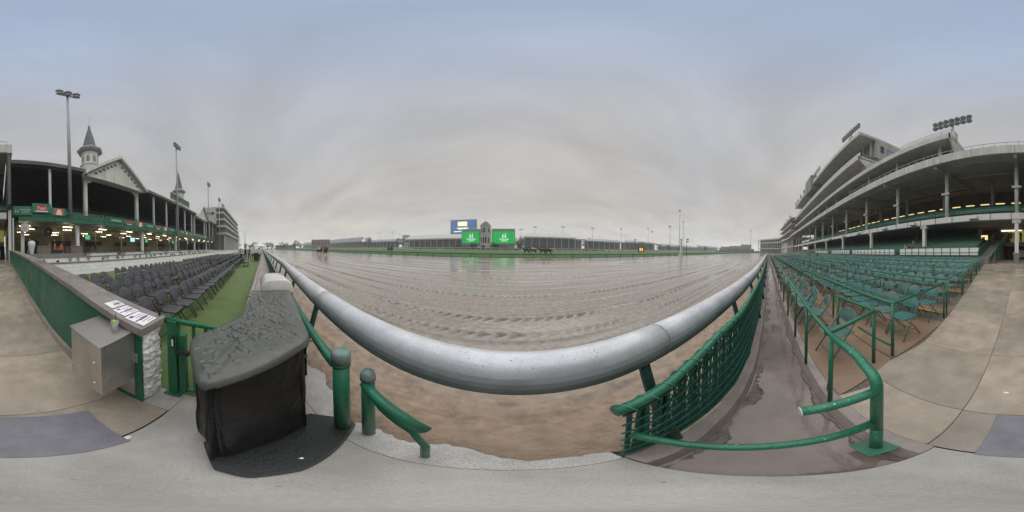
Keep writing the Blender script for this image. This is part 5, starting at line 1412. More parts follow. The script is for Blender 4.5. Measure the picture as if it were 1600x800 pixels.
    b = B(); b.bx(T + 1, XE, -24, -23.7, 18.3, 22.4); b.done('tier_back_wall', MATS['tier_dark_glass'])
    b = B(); b.slab([(T, -17.0, 23.1), (T, -17.0, 22.3), (T, -19, 20.5), (T, -22, 18.6), (T, -36, 18.6), (T, -36, 23.1)], (0.3, 0, 0)); b.done('tier_end_wall', PALE_GREY, recalc=True)
    b = B(); b.bx(T + 0.3, XE, -17.6, -17.4, 23.1, 24.4); b.done('top_parapet', PALE_GREY)
    b = B(); b.bx(T + 0.6, XE, -21.5, -21.2, 23.1, 29.6); b.done('top_glazing', MATS['tier_dark_glass'])
    for k in range(24):
        b = B(); x = T + 1.5 + 3.1 * k; b.bx(x - 0.15, x + 0.15, -21.2, -20.9, 23.1, 29.6); b.done('top_mullion', PALE_GREY)
    b = B(); b.bx(T, T + 0.4, -37, -21.2, 24.3, 29.8); sw = b.done('top_end_wall', mat('cream_panel', (0.36, 0.35, 0.31), 0.65, 0.1, 0.6))
    for k in range(4):
        b = B(); b.bx(T - 0.02, T - 0.06, -21.4 - 3.9 * k, -21.3 - 3.9 * k, 24.3, 29.8); b.done('panel_joint', MID_GREY, sw)
    b = B(); b.bx(T - 0.02, T - 0.08, -23.6, -22.6, 26.3, 28.4); b.done('window', GLASS_D, sw)
    b = B(); b.bx(T - 0.02, T - 0.08, -28.6, -24.4, 26.2, 28.2); b.done('blue_panel', mat('blue_panel', (0.12, 0.19, 0.32), 0.5), sw)
    b = B(); b.bx(T - 0.085, T - 0.11, -27.2, -25.0, 26.5, 27.2); b.done('yellow_panel', mat('yellow_panel', (0.5, 0.42, 0.14), 0.5), sw)
    b = B(); b.bx(T + 0.3, T + 0.4, -28, -18.5, 23.3, 24.25); b.done('end_opening', DARK2)
    b = B(); b.slab([(T, -17, 29.6), (XE, -17, 29.6), (XE, -17, 30.7), (T, -17, 30.7)], (0, -0.5, 0)); b.done('top_fascia', PALE_GREY, recalc=True, bevel=0.04)
    b = B(); b.bx(T, XE, -40, -17.4, 29.85, 30.6); b.done('top_roof', SOFFIT)
    b = B(); b.bx(62, 72, -20, -16.4, 27.4, 34.0); b.done('plant_room', MID_GREY, bevel=0.1)
    b = B(); b.bar((36, -26, 30.6), (36, -26, 34.5), 0.12); b.done('aerial', POLE)
    # second block beyond, stepping down
    for k, (z0, z1) in enumerate(((11.0, 11.9), (15.6, 16.4), (19.6, 20.4), (23.8, 24.7))):
        b = B(); b.slab([(XE + 0.2, -14.5, z0), (172, -12, z0), (172, -12, z1), (XE + 0.2, -14.5, z1)], (0, -0.5, 0)); b.done('far_fascia', PALE_GREY, recalc=True)
        b = B(); b.slab([(XE + 0.2, -15, z0 + 0.15), (172, -12.5, z0 + 0.15), (172, -30, z0 + 0.15), (XE + 0.2, -30, z0 + 0.15)], (0, 0, 0.3)); b.done('far_soffit', SOFFIT, recalc=True)
    b = B(); b.slab([(XE + 0.2, -22, 0), (XE + 0.2, -22, 24), (172, -20, 24), (172, -20, 0)], (0, -0.3, 0)); b.done('far_back_wall', DARK2, recalc=True)
    b = B(); b.slab([(XE + 0.2, -16, 5.1), (172, -13.5, 5.1), (172, -13.5, 5.9), (XE + 0.2, -16, 5.9)], (0, -0.5, 0)); b.done('far_fascia', OFFWHITE, recalc=True)
    for k in range(18):
        x = XE + 2 + 3.9 * k; y = -16 + 2.5 * k / 17
        b = B(); b.bx(x - 0.2, x + 0.2, y - 0.4, y, 0, 11.2); b.done('far_column', OFFWHITE)
    # third block follows the bend of the track
    P0, P1 = Vector((172.5, -12, 0)), Vector((204, 12, 0)); d = (P1 - P0).normalized(); nrm = Vector((d.y, -d.x, 0))
    for z0, z1, m_ in ((5.0, 5.8, OFFWHITE), (11.5, 12.4, OFFWHITE), (15.2, 16.4, PALE_GREY)):
        b = B(); b.slab([P0 + Vector((0, 0, z0)), P1 + Vector((0, 0, z0)), P1 + Vector((0, 0, z1)), P0 + Vector((0, 0, z1))], nrm * 8); b.done('bend_tier', m_, recalc=True)
    b = B(); b.slab([P0 + nrm * 3, P1 + nrm * 3, P1 + nrm * 3 + Vector((0, 0, 15)), P0 + nrm * 3 + Vector((0, 0, 15))], nrm * 0.3); b.done('bend_back_wall', DARK2, recalc=True)
    for k in range(12):
        p = P0 + (P1 - P0) * (k / 11.0); b = B(); b.bar(p + nrm * 0.3, p + nrm * 0.3 + Vector((0, 0, 15)), 0.4); b.done('bend_column', OFFWHITE)
clubhouse()
def trash_can():
    x, y = 0.72, -15.6; root = empty('litter_bin', (x, y, fz(y)), 'grey square litter bin standing before the stand column on the aisle', 'litter bin')
    b = MB(); b.add([(-.24, -.24, 0), (.24, -.24, 0), (.24, .24, 0), (-.24, .24, 0), (-.29, -.29, 0.85), (.29, -.29, 0.85), (.29, .29, 0.85), (-.29, .29, 0.85)], [(0, 3, 2, 1), (4, 5, 6, 7), (0, 1, 5, 4), (1, 2, 6, 5), (2, 3, 7, 6), (3, 0, 4, 7)])
    b.build('body', MID_GREY, root, bevel=0.02)
    b = MB(); b.bx(-0.31, 0.31, -0.31, 0.31, 0.852, 0.93); b.build('rim', PALE_GREY, root, bevel=0.015)
    b = MB(); b.bx(-0.2, 0.2, 0.312, 0.32, 0.87, 0.91); b.build('slot', DARK, root)
trash_can()
# ---- far left: tower of suites beyond the spires
def suites():
    S = empty('suites_building', (-105, -22, 0), 'hazy tiered suites building at the far left end of the stands', 'building')
    inv = -S.location
    class B(MB):
        def done(s, name, m, parent=S, **k):
            s.v = [(x + inv.x, y + inv.y, z + inv.z) for x, y, z in s.v]
            return s.build(name, m, parent, **k)
    xa, xb = -70.5, -128
    b = B(); b.bx(xa, xb, -34, -17.0, 12.8, 20.4); bd = b.done('core', PALE_GREY)
    for k in range(4):
        b = B(); b.bx(xa + 0.02, xa + 0.1, -24.0 + 1.9 * k - 1.3, -24.0 + 1.9 * k, 17.0, 18.2); b.done('window', GLASS_D, bd)
    for k, (z0, yf) in enumerate(((8.0, -12.6), (11.2, -13.0), (14.2, -13.4), (17.2, -13.8), (19.6, -13.4))):
        b = B(); b.bx(xa + 0.6, xb, -17.0, yf, z0, z0 + (0.75 if k < 4 else 0.5)); b.done('tier_band', PALE_GREY, bevel=0.04)
        if k < 4:
            b = B(); b.bx(xa + 0.2, xb, -17.1, -16.0, z0 + 0.75, z0 + 3.0); b.done('tier_glazing', GLASS_D)
            for j in range(14):
                x = xa - 2 - 4.0 * j; b = B(); b.bx(x - 0.15, x + 0.15, -16.0, yf - 0.4, z0 + 0.75, z0 + 3.0 if k < 3 else z0 + 2.4); b.done('party_wall', MID_GREY)
    for j in range(15):
        x = xa - 1 - 4.0 * j; b = B(); b.bx(x - 0.25, x + 0.25, -14.0, -13.5, 0, 8.0); b.done('pier', OFFWHITE)
    b = B(); b.bx(xa, xb, -30, -17, 0, 12.8); b.done('lower_hall', DARK2)
    for j in range(6):
        x = xa - 3 - 9 * j; b = B(); b.bx(x - 1.2, x + 1.2, -14.4, -14.0, 20.4, 21.3); b.done('roof_lights', LAMPHEAD)
    b = B(); b.bx(-128, -150, -20, -13, 4.5, 5.2); b.done('low_canopy', PALE_GREY)
suites()
# ------------------------------------------------------------------ infield
GZ = 0.35
def glyph_front(s, x, z, h, y):
    spire_glyph(s, x, z, h, y, -0.02)
def tote_board():
    Y = 110.0
    T = empty('tote_board', (-18, Y, GZ), 'cream infield tower flanked by two bright green screens', 'tote board')
    inv = -T.location
    class B(MB):
        def done(s, name, m, parent=T, **k):
            s.v = [(x + inv.x, y + inv.y, z + inv.z) for x, y, z in s.v]
            return s.build(name, m, parent, **k)
    TC = mat('cream_tower_plaster', (0.5, 0.48, 0.43), 0.6, 0.06, 0.6)
    b = B(); b.lathe([(3.7, GZ), (3.7, 15.6), (4.1, 15.7), (4.1, 16.1), (3.75, 16.15)], (-18, Y, 0), 8, False, math.pi / 8); tw = b.done('tower', TC)
    b = B(); b.lathe([(4.0, 16.1), (2.1, 18.0), (0.25, 19.2)], (-18, Y, 0), 8, False, math.pi / 8); b.done('tower_roof', SLATE, tw)
    b = B(); b.lathe([(0.12, 19.1), (0.2, 19.4), (0.05, 19.6), (0.04, 26.5)], (-18, Y, 0), 6); b.done('flagpole', POLE, tw)
    yf = Y - 3.7 * math.cos(math.pi / 8)
    for x, z0, z1, w in ((-18.4, 11.2, 14.2, 1.6), (-18.8, 4.4, 8.2, 1.0), (-17.3, 4.4, 8.2, 1.0)):
        b = B(); b.bx(x - w / 2, x + w / 2, yf - 0.12, yf + 0.05, z0, z1); w_ = b.done('window', GLASS_D, tw)
        b = B(); b.bx(x - w / 2 - 0.15, x + w / 2 + 0.15, yf - 0.18, yf - 0.02, z0 - 0.25, z0 - 0.02); b.done('sill', WHITE, w_)
    for s in (-1, 1):
        for z0, z1 in ((11.4, 14.0), (4.6, 8.0)):
            a = -math.pi / 2 + s * math.pi / 4; d = Vector((math.cos(a), math.sin(a), 0)); t = Vector((-d.y, d.x, 0)); o = Vector((-18, Y, 0)) + d * 3.43
            b = B(); b.slab([o + t * u + Vector((0, 0, z)) for u, z in ((-0.55, z0), (0.55, z0), (0.55, z1), (-0.55, z1))], d * 0.08); b.done('window', GLASS_D, tw, recalc=True)
    b = B(); b.bx(-25.5, -11.5, Y - 7.5, Y - 3.5, GZ, 1.6); b.bx(-23.8, -13, Y - 6.8, Y - 3.5, 1.6, 2.6); b.done('steps', TC)
    for x0, x1, side in ((-34.6, -22.2, -1), (-13.6, 1.7, 1)):
        zb, zt = 4.1, 12.2
        b = B(); b.bx(x0 - 0.3, x1 + 0.3, Y - 1.0, Y + 1.0, GZ, 12.5); fr = b.done('screen_housing', MID_GREY, bevel=0.05)
        b = B(); b.bx(x0 - 0.2, x1 + 0.2, Y - 1.2, Y + 0.8, 12.52, 13.9); hd = b.done('header', PALE_GREY, bevel=0.05)
        b = B(); n = int((x1 - x0) / 1.1)
        for k in range(n): b.bx(x0 + 0.5 + 1.1 * k, x0 + 1.1 + 1.1 * k, Y - 1.26, Y - 1.21, 12.95, 13.45)
        tag(b.done('header_print', MID_GREY, hd), kind='stuff')
        b = B(); b.bx(x0, x1, Y - 1.14, Y - 1.01, zb, zt); sc = b.done('screen', SCREEN_G, fr)
        cx = x0 + (x1 - x0) * 0.54
        b = B(); glyph_front(b, cx, 8.0, 3.5, Y - 1.16); b.done('emblem', SCREEN_W, sc, recalc=True)
        fm = lambda z: Matrix.Translation((cx + inv.x, Y - 1.17 + inv.y, z + inv.z)) @ Matrix.Rotation(math.pi / 2, 4, 'X')
        text_mesh('CHURCHILL', 1.2, SCREEN_W, 'lettering', sc, fm(6.95), 0.01)
        text_mesh('DOWNS', 1.0, SCREEN_W, 'lettering', sc, fm(5.8), 0.01)
tote_board()
def video_board():
    Y = 180.0
    V = empty('video_board', (-55.5, Y, GZ), 'large blue video board on legs rising behind the green screens', 'video board')
    inv = -V.location
    class B(MB):
        def done(s, name, m, parent=V, **k):
            s.v = [(x + inv.x, y + inv.y, z + inv.z) for x, y, z in s.v]
            return s.build(name, m, parent, **k)
    x0, x1, z0, z1 = -71.0, -40.4, 17.0, 32.4
    b = B(); b.bx(x0 - 0.4, x1 + 0.4, Y, Y + 2, z0 - 0.4, z1 + 0.4); fr = b.done('frame', DARK2)
    b = B(); b.bx(x0, x1, Y - 0.1, Y - 0.01, z0, z1); sc = b.done('screen', SCREEN_B, fr)
    b = B(); b.bx(-62.2, -51.0, Y - 0.2, Y - 0.11, 25.4, 30.6); b.done('picture_panel', SCREEN_Y, sc)
    for xs, zz, wd in ((-63.6, 22.6, 13.6), (-61.6, 21.4, 9.5), (-67, 18.7, 11.5)):
        b = B(); x = xs
        while x < xs + wd:
            w = random.uniform(0.5, 1.2); b.bx(x, x + w, Y - 0.2, Y - 0.11, zz, zz + 1.15); x += w + 0.22
        tag(b.done('caption_strip', SCREEN_W, sc), kind='stuff')
    for x in (-67, -56, -44):
        b = B(); b.bx(x - 0.7, x + 0.7, Y + 0.4, Y + 1.6, GZ, z0 - 0.4); b.done('leg', MID_GREY)
video_board()
# hospitality stands: long pale roof on a dark open hall
def chalet(px0, px1, ytop, yeave, ybase, Y, label, roofm=PALE_GREY, slope=True, k=0):
    a, zt = on_y(px0, ytop, Y); c, zt2 = on_y(px1, ytop, Y)
    _, ze = on_y((px0 + px1) / 2, yeave, Y); _, zt = on_y((px0 + px1) / 2, ytop, Y)
    z0 = GZ; w = c - a
    root = empty('hospitality_stand', ((a + c) / 2, Y, z0), label, 'stand', 'infield hospitality stands')
    hw = w / 2; ze -= z0; zt -= z0
    b = MB(); b.slab([(-hw, -1, ze), (hw, -1, ze), (hw - min(7, hw * .15) * (1 if slope else 0), 9, zt), (-hw + min(7, hw * .15) * (1 if slope else 0), 9, zt)], (0, 0, 0.4)); b.build('roof', roofm, root, recalc=True)
    b = MB(); b.bx(-hw + 0.5, hw - 0.5, 7, 7.5, 0, ze); b.build('back_wall', DARK2, root)
    b = MB(); b.bx(-hw, hw, -0.6, -0.3, ze - 0.9, ze - 0.05); b.build('front_band', OFFWHITE if roofm is PALE_GREY else MID_GREY, root)
    b = MB(); b.bx(-hw, hw, -1.4, -1.2, 0, 1.2); b.build('front_wall', DARK, root)
    n = max(3, int(w / 7))
    for i in range(n + 1):
        x = -hw + 0.6 + (w - 1.2) * i / n; b = MB(); b.bx(x - 0.16, x + 0.16, -0.9, -0.6, 0, ze - 0.05); b.build('pillar', OFFWHITE, root)
    for i in range(3):
        x = -hw + w * random.uniform(0.15, 0.85); b = MB(); b.bx(x - 0.9, x + 0.9, -0.29, -0.2, ze - 0.8, ze - 0.2); b.build('banner', RED if i == 0 else WHITE, root)
    return root
BLUEROOF = mat('blue_grey_roof', (0.2, 0.22, 0.25), 0.5, 0.08, 0.2)
chalet(632, 735, 366, 373, 383, 150, 'hazy pale-roofed infield stand left of the green screens')
chalet(818, 900, 364, 371, 383, 150, 'hazy pale-roofed infield stand right of the green screens')
chalet(897, 914, 371, 374, 383, 152, 'small pale annex joined to the right-hand infield stand')
chalet(917, 975, 374, 378, 385, 160, 'long low dark hospitality stand right of the pale-roofed stands', BLUEROOF)
chalet(976, 1028, 377, 380, 386, 165, 'low dark hospitality stand beneath the infield flag', BLUEROOF)
chalet(1033, 1090, 383, 386, 391, 170, 'low blue-grey hospitality stand behind the white post', BLUEROOF)
chalet(1090, 1124, 384.5, 387, 392, 175, 'last low hospitality stand before the far bend', BLUEROOF)
chalet(566, 618, 374.5, 378, 386, 160, 'blue-grey roofed hospitality stand between the lamp poles', BLUEROOF)
chalet(470, 566, 374.5, 380, 388, 140, 'long sloping dark green hospitality stand at the left of the infield', BLUEROOF)
b = MB(); x0, z0 = on_y(1124, 391, 210); x1, z1 = on_y(1178, 381, 210)
root = empty('far_scaffold_stand', ((x0 + x1) / 2, 150, 0), 'faint stepped temporary stand beyond the far right bend', 'stand')
def far_stand():
    y = 36.0; xa, _ = on_y(1128, 385, y); 
    pass
hx = lambda px, d: (d * math.sin(R((px - 800) * .225)), d * math.cos(R((px - 800) * .225)))
p0, p1 = Vector((*hx(1124, 300), 0)), Vector((*hx(1178, 300), 0))
root.location = (p0 + p1) / 2
dv = (p1 - p0); ln = dv.length; root.rotation_euler = (0, 0, math.atan2(dv.y, dv.x))
for i, (u0, u1, h) in enumerate(((-0.5, 0.5, 6.5), (-0.46, -0.2, 9.5), (-0.2, 0.12, 11), (0.12, 0.42, 14))):
    b = MB(); b.bx(u0 * ln, u1 * ln, -3 + i * 0.3, 6, -0.5, h); b.build('seating_block', MID_GREY if i else DARK2, root)
    for k in range(4):
        b = MB(); x = (u0 + (u1 - u0) * (k + 0.5) / 4) * ln; b.bx(x - 0.3, x + 0.3, -3.4 + i * 0.3, -3.1 + i * 0.3, 0, h + 1.2); b.build('scaffold_pole', PALE_GREY, root)

# hedges and shrubs before the tote board
for k, (px, py, r) in enumerate([(738, 383, 1.6), (741, 381, 2.3), (755, 382, 1.3), (771, 381, 2.4), (776, 383, 1.6), (716, 384, 1.3), (812, 381, 1.8)]):
    x, z = on_y(px, py, 100); b = MB(); leaf_clump(b, (0, 0, r), r * 1.05, 260, 0.4); root = empty('shrub', (x, 100 - k * 0.2, GZ), 'rounded dark green shrub, %s from the left before the tote board' % ordinal([5, 1, 2, 3, 4, 0, 6].index(k) + 1), 'shrub', 'shrubs before the tote board')
    b.build('foliage', HEDGE, root); t = MB(); t.bar((0, 0, 0), (0, 0, r), 0.15); t.build('stem', BARK, root)
FL = mat('red_flowers', (0.28, 0.03, 0.03), 0.7, 0.4, 3)
for k, (px0, px1, lab) in enumerate([(718, 734, 'bed of red flowers below the left green screen'), (778, 792, 'bed of red flowers below the right green screen')]):
    xa, _ = on_y(px0, 383, 98); xb, _ = on_y(px1, 383, 98); b = MB()
    for i in range(40): leaf_clump(b, (xa + (xb - xa) * random.random(), 98 + random.uniform(-.8, .8), 1.2 + random.random() * 0.8), 0.6, 12, 0.25)
    o = b.build('flower_bed', FL); tag(o, lab, 'flower bed', kind='stuff')
b = MB(); b.bx(-60, 60, 90, 91, 0.2, 1.0); hd = MB()
for i in range(420): leaf_clump(hd, (random.uniform(-62, 62), 90.5 + random.uniform(-.5, .5), 0.9 + random.uniform(-.4, .25)), 0.5, 7, 0.3)
tag(hd.build('clipped_hedge', HEDGE), 'long low clipped hedge running before the green screens', 'hedge')

# inner rails
def white_rail(y, z, label, m, n, name, h=1.05, r=0.09):
    root = empty(name, (0, y, z), label, 'rail')
    b = MB(); b.tube([(-170, 0, h), (170, 0, h)], r, 8); b.build('top_rail', m, root)
    pm = MB(); pm.bar((0, 0.1, 0), (0, 0, h), 0.09); me = pm.mesh('post', m)
    for k in range(n): link('post', me, root, (-150 + 300.0 * k / (n - 1), 0, 0))
white_rail(76.5, 0.25, 'white infield rail beyond the turf course', WHITE, 61, 'white_rail')
white_rail(51.2, -0.02, 'thin brownish rail dividing the two bands of grass', mat('brown_rail', (0.3, 0.24, 0.17), 0.6), 61, 'dividing_rail', 0.55, 0.06)
white_rail(28.6, -0.12, 'low dark green inner rail at the far edge of the mud', GREEN_DARK, 81, 'inner_rail', 0.6, 0.07)

# ------------------------------------------------------------------ poles, lamps, posts, flags
def lamp_pole(px, ytop, Y, label, heads=3, z0=None, r=0.22, hs=1.0, group='floodlight poles', X=None, yy=None):
    if X is None:
        x, zt = on_y(px, ytop, Y)
    else:
        x, zt = X, ytop
    z0 = GZ - 0.4 if z0 is None else z0
    root = empty('floodlight_pole', (x, Y, z0), label, 'floodlight pole', group)
    h = zt - z0; s = hs
    b = MB(); b.tube([(0, 0, 0), (0, 0, h * 0.5), (0, 0, h)], [r, r * 0.8, r * 0.55], 8); b.build('mast', POLE, root)
    b = MB(); b.bar((-1.1 * s, 0, h - 0.3 * s), (1.1 * s, 0, h - 0.3 * s), 0.12 * s); b.bar((0, 0.0, h - 0.9 * s), (0, 0.0, h + 0.1 * s), 0.16 * s)
    if heads > 3: b.bar((-1.1 * s, 0, h - 1.0 * s), (1.1 * s, 0, h - 1.0 * s), 0.12 * s)
    b.build('crossarm', POLE, root)
    hm = MB(); hm.lathe([(0.12 * s, 0.3 * s), (0.36 * s, 0.16 * s), (0.46 * s, -0.14 * s), (0.4 * s, -0.16 * s)], n=9); me = hm.mesh('lamp_head', LAMPHEAD)
    pos = [(-0.95, -0.3), (0.95, -0.3), (0.0, -0.25), (-0.9, -1.0), (0.9, -1.0), (0.1, -1.05)][:heads]
    for u, w in pos:
        o = link('lamp_head', me, root, (u * s, 0.25 * s, h + w * s)); o.rotation_euler = (R(-40), 0, 0)
    return root
lamp_pole(105, 145, -17.3, 'tall floodlight pole nearest the viewer before the left spire', 6, 5.9, 0.26, 1.15, yy=1)
lamp_pole(275, 226, -17.3, 'tall floodlight pole beside the second spire', 6, 0.0, 0.26, 1.1)
lamp_pole(325, 286, -17.3, 'floodlight pole between the second spire and the suites', 6, 0.0, 0.26, 1.1)
lamp_pole(342, 310, -15.5, 'floodlight pole on the roof line of the suites', 5, 0, 0.25, 1.1)
lamp_pole(347, 319, -15.0, 'shorter floodlight pole beside the suites roof', 4, 0, 0.25, 1.1)
for k, (px, yt, d) in enumerate([(370, 357, 170), (375, 360, 190), (382, 361, 210), (384, 365, 230)]):
    x, y = hx(px, d); z = EYE + d * math.tan(R((388.5 - yt) * 0.22))
    lamp_pole(0, z, y, 'faint distant floodlight pole, %s beyond the suites from the left' % ordinal(k + 1), 3, -0.5, 0.3, 1.2, X=x)
for k, (px, yt, Y) in enumerate([(465, 365, 150), (475, 371, 230), (493, 371, 240), (514, 370, 240), (537, 369, 240), (559, 368, 240), (576, 366, 220), (593, 364, 200), (613, 362, 190), (625, 366, 230)]):
    lamp_pole(px, yt, Y, 'slim infield floodlight pole, %s from the left of the green screens' % ordinal(k + 1), 3, GZ, 0.26, 1.3)
for k, (px, yt, Y) in enumerate([(814, 358, 200), (836, 354, 175), (880, 354, 175), (926, 356, 175), (971, 357, 175), (1013, 357, 150)]):
    lamp_pole(px, yt, Y, 'slim infield floodlight pole, %s to the right of the green screens' % ordinal(k + 1), 3, GZ, 0.26, 1.5)
lamp_pole(1047, 353, 90, 'double floodlight pole standing left of the white post', 5, 0.1, 0.24, 1.0)
lamp_pole(1062.5, 328, 70, 'tallest infield floodlight pole rising behind the white post', 6, 0.1, 0.24, 0.9)
lamp_pole(1068, 346, 75, 'floodlight pole just right of the white post', 5, 0.1, 0.24, 0.9)
for k, (px, yt, d, lab) in enumerate([(1173, 359, 220, 'lone floodlight pole beyond the far right bend'), (1185, 377, 280, 'small floodlight pole beside the far end of the clubhouse')]):
    x, y = hx(px, d); lamp_pole(0, EYE + d * math.tan(R((393 - yt) * 0.22)), y, lab, 4, -0.5, 0.3, 1.6, X=x)
def flag(px, ytop, Y, label, cloth=True):
    x, zt = on_y(px, ytop, Y); root = empty('flagpole', (x, Y, GZ), label, 'flagpole')
    b = MB(); b.tube([(0, 0, 0), (0, 0, zt - GZ)], [0.14, 0.07], 8); b.build('mast', POLE, root)
    if cloth:
        b = MB(); n = 6; h = zt - GZ
        for i in range(n + 1):
            u = i / n; b.v += [(-3.6 * u, 0.3 * math.sin(u * 5), h - 0.2 - 1.9 * u), (-3.0 * u, 0.3 * math.sin(u * 5), h - 2.2 - 1.6 * u)]
        for i in range(n): b.f.append((2 * i, 2 * i + 1, 2 * i + 3, 2 * i + 2)); b.m.append(0); b.sm.append(True)
        b.build('flag', mat('flag_cloth', (0.09, 0.1, 0.14), 0.8), root)
flag(1019.5, 360, 150, 'flagpole with a dark drooping flag in the infield')
flag(551, 360, 150, 'bare flagpole above the long green stand at the left', False)
def white_post():
    x, _ = on_y(1064, 395, 29.3); root = empty('white_marker_post', (x, 29.3, -0.12), 'tapered white marker post with ball top at the inner rail', 'marker post')
    b = MB(); b.lathe([(0.75, 0), (0.7, 0.25), (0.5, 0.5), (0.42, 1.6), (0.3, 3.4), (0.22, 4.8), (0.3, 4.85), (0.3, 5.0), (0.16, 5.05)], n=12); b.build('shaft', WHITE, root)
    b = MB(); b.lathe([(0.05, 5.02), (0.22, 5.15), (0.3, 5.4), (0.22, 5.65), (0.05, 5.78)], n=12); b.build('ball', mat('dull_gold', (0.3, 0.27, 0.17), 0.4), root)
    b = MB(); b.bx(-0.9, 0.9, -0.9, 0.9, 0, 0.12); b.build('plinth', WHITE, root, bevel=0.02)
white_post()
x, _ = on_y(512 + 10, 390, 52); root = empty('white_marker_post', (x, 40, -0.1), 'thin white marker post on the grass at the far left', 'marker post')
b = MB(); b.lathe([(0.16, 0), (0.14, 1.0), (0.1, 2.6), (0.04, 2.7)], n=8); b.build('shaft', WHITE, root); b = MB(); b.bx(-.3, .3, -.3, .3, 0, .1); b.build('plinth', WHITE, root)
def signal_mast(px, ytop, Y, label):
    x, zt = on_y(px, ytop, Y); root = empty('signal_mast', (x, Y, 0.0), label, 'lamp mast')
    b = MB(); b.tube([(0, 0, 0), (0, 0, zt)], 0.12, 8); b.build('mast', BLACKFR, root)
    for i, (u, w) in enumerate([(0.7, -0.3), (1.5, -0.2), (0.7, -1.5), (1.5, -1.4)]):
        b = MB(); b.lathe([(0.1, 0.35), (0.36, 0.15), (0.42, -0.2), (0.3, -0.22)], (u, 0, zt + w), 8); b.build('lamp_head', BLACKFR, root)
    b = MB(); b.bar((0, 0, zt - 0.2), (1.5, 0, zt - 0.1), 0.1); b.build('arm', BLACKFR, root); b = MB(); b.bar((0, 0, zt - 1.4), (1.5, 0, zt - 1.3), 0.1); b.build('arm', BLACKFR, root)
signal_mast(1073, 373, 40, 'dark mast with four lamp heads right of the white post')
signal_mast(991, 374, 80, 'dark mast with clustered lamp heads left of the amber display')
def amber_board():
    x, z = on_y(1002, 388.5, 60); root = empty('amber_display', (x, 60, 0.05), 'small dark board showing amber lit figures in the infield', 'display board')
    b = MB(); b.bx(-2.3, 2.3, 0, 0.3, 0.6, 2.6); b.build('panel', BLACKFR, root, bevel=0.03)
    for u in (-0.75, 0.75):
        b = MB(); b.bx(u - 0.5, u + 0.5, -0.05, -0.01, 0.95, 2.3); d = b.build('lit_figure', AMBER, root)
        for za in (1.2, 1.75): b = MB(); b.bx(u - 0.18, u + 0.18, -0.07, -0.055, za, za + 0.3); b.build('figure_gap', BLACKFR, d)
    for u in (-1.9, 1.9): b = MB(); b.bx(u - 0.06, u + 0.06, 0.05, 0.2, 0, 0.6); b.build('leg', BLACKFR, root)
amber_board()
def flood_rack(label, c, n, w, tilt, axis, pole):
    root = empty('floodlight_rack', c, label, 'floodlight rack', 'floodlight racks on the clubhouse roof')
    d = Vector(axis).normalized()
    b = MB()
    for z in (pole, pole + 0.75): b.bar(-d * w / 2 + Vector((0, 0, z - tilt)), d * w / 2 + Vector((0, 0, z + tilt)), 0.1)
    b.build('frame', LAMPHEAD, root)
    b = MB(); b.tube([(0, 0, 0), (0, 0, pole + 0.6)], 0.16, 8); b.build('mast', POLE, root)
    b = MB(); b.bx(-0.5, 0.5, -0.5, 0.5, 0.0, pole * 0.45); b.build('pedestal', PALE_GREY, root)
    hm = MB(); hm.lathe([(0.1, -0.2), (0.34, -0.05), (0.4, 0.14), (0.36, 0.16)], n=10); me = hm.mesh('lamp_head', LAMPHEAD)
    for k in range(n):
        for j in range(2):
            u = (k / (n - 1) - 0.5); p = d * w * u + Vector((0, 0.25, pole + 0.75 * j + 2 * tilt * u + (0.12 if j else -0.1)))
            o = link('lamp_head', me, root, p); o.rotation_euler = (R(-125), 0, 0)
flood_rack('large rack of round floodlights on the clubhouse roof corner nearest the aisle', (8.6, -18.5, 18.0), 7, 4.7, 0.0, (1, 0, 0), 3.4)
flood_rack('rack of floodlights along the top roof edge of the clubhouse', (31.5, -17.4, 30.7), 9, 7.2, 0.0, (1, 0, 0), 2.0)
flood_rack('second rack of floodlights along the clubhouse top roof, beyond the plant room', (60, -17.4, 30.7), 9, 13, 0.0, (1, 0, 0), 1.8)
for k, (x, y, z) in enumerate([(78, -17.4, 30.7), (86, -17.4, 30.7), (94, -17.4, 30.7), (101, -17.4, 30.7), (112, -15, 24.7), (126, -14.5, 24.7), (142, -14, 24.7)]):
    flood_rack('small paired floodlights, %s along the far clubhouse roof edge' % ordinal(k + 1), (x, y, z), 3, 2.2, 0.0, (1, 0, 0), 1.2)

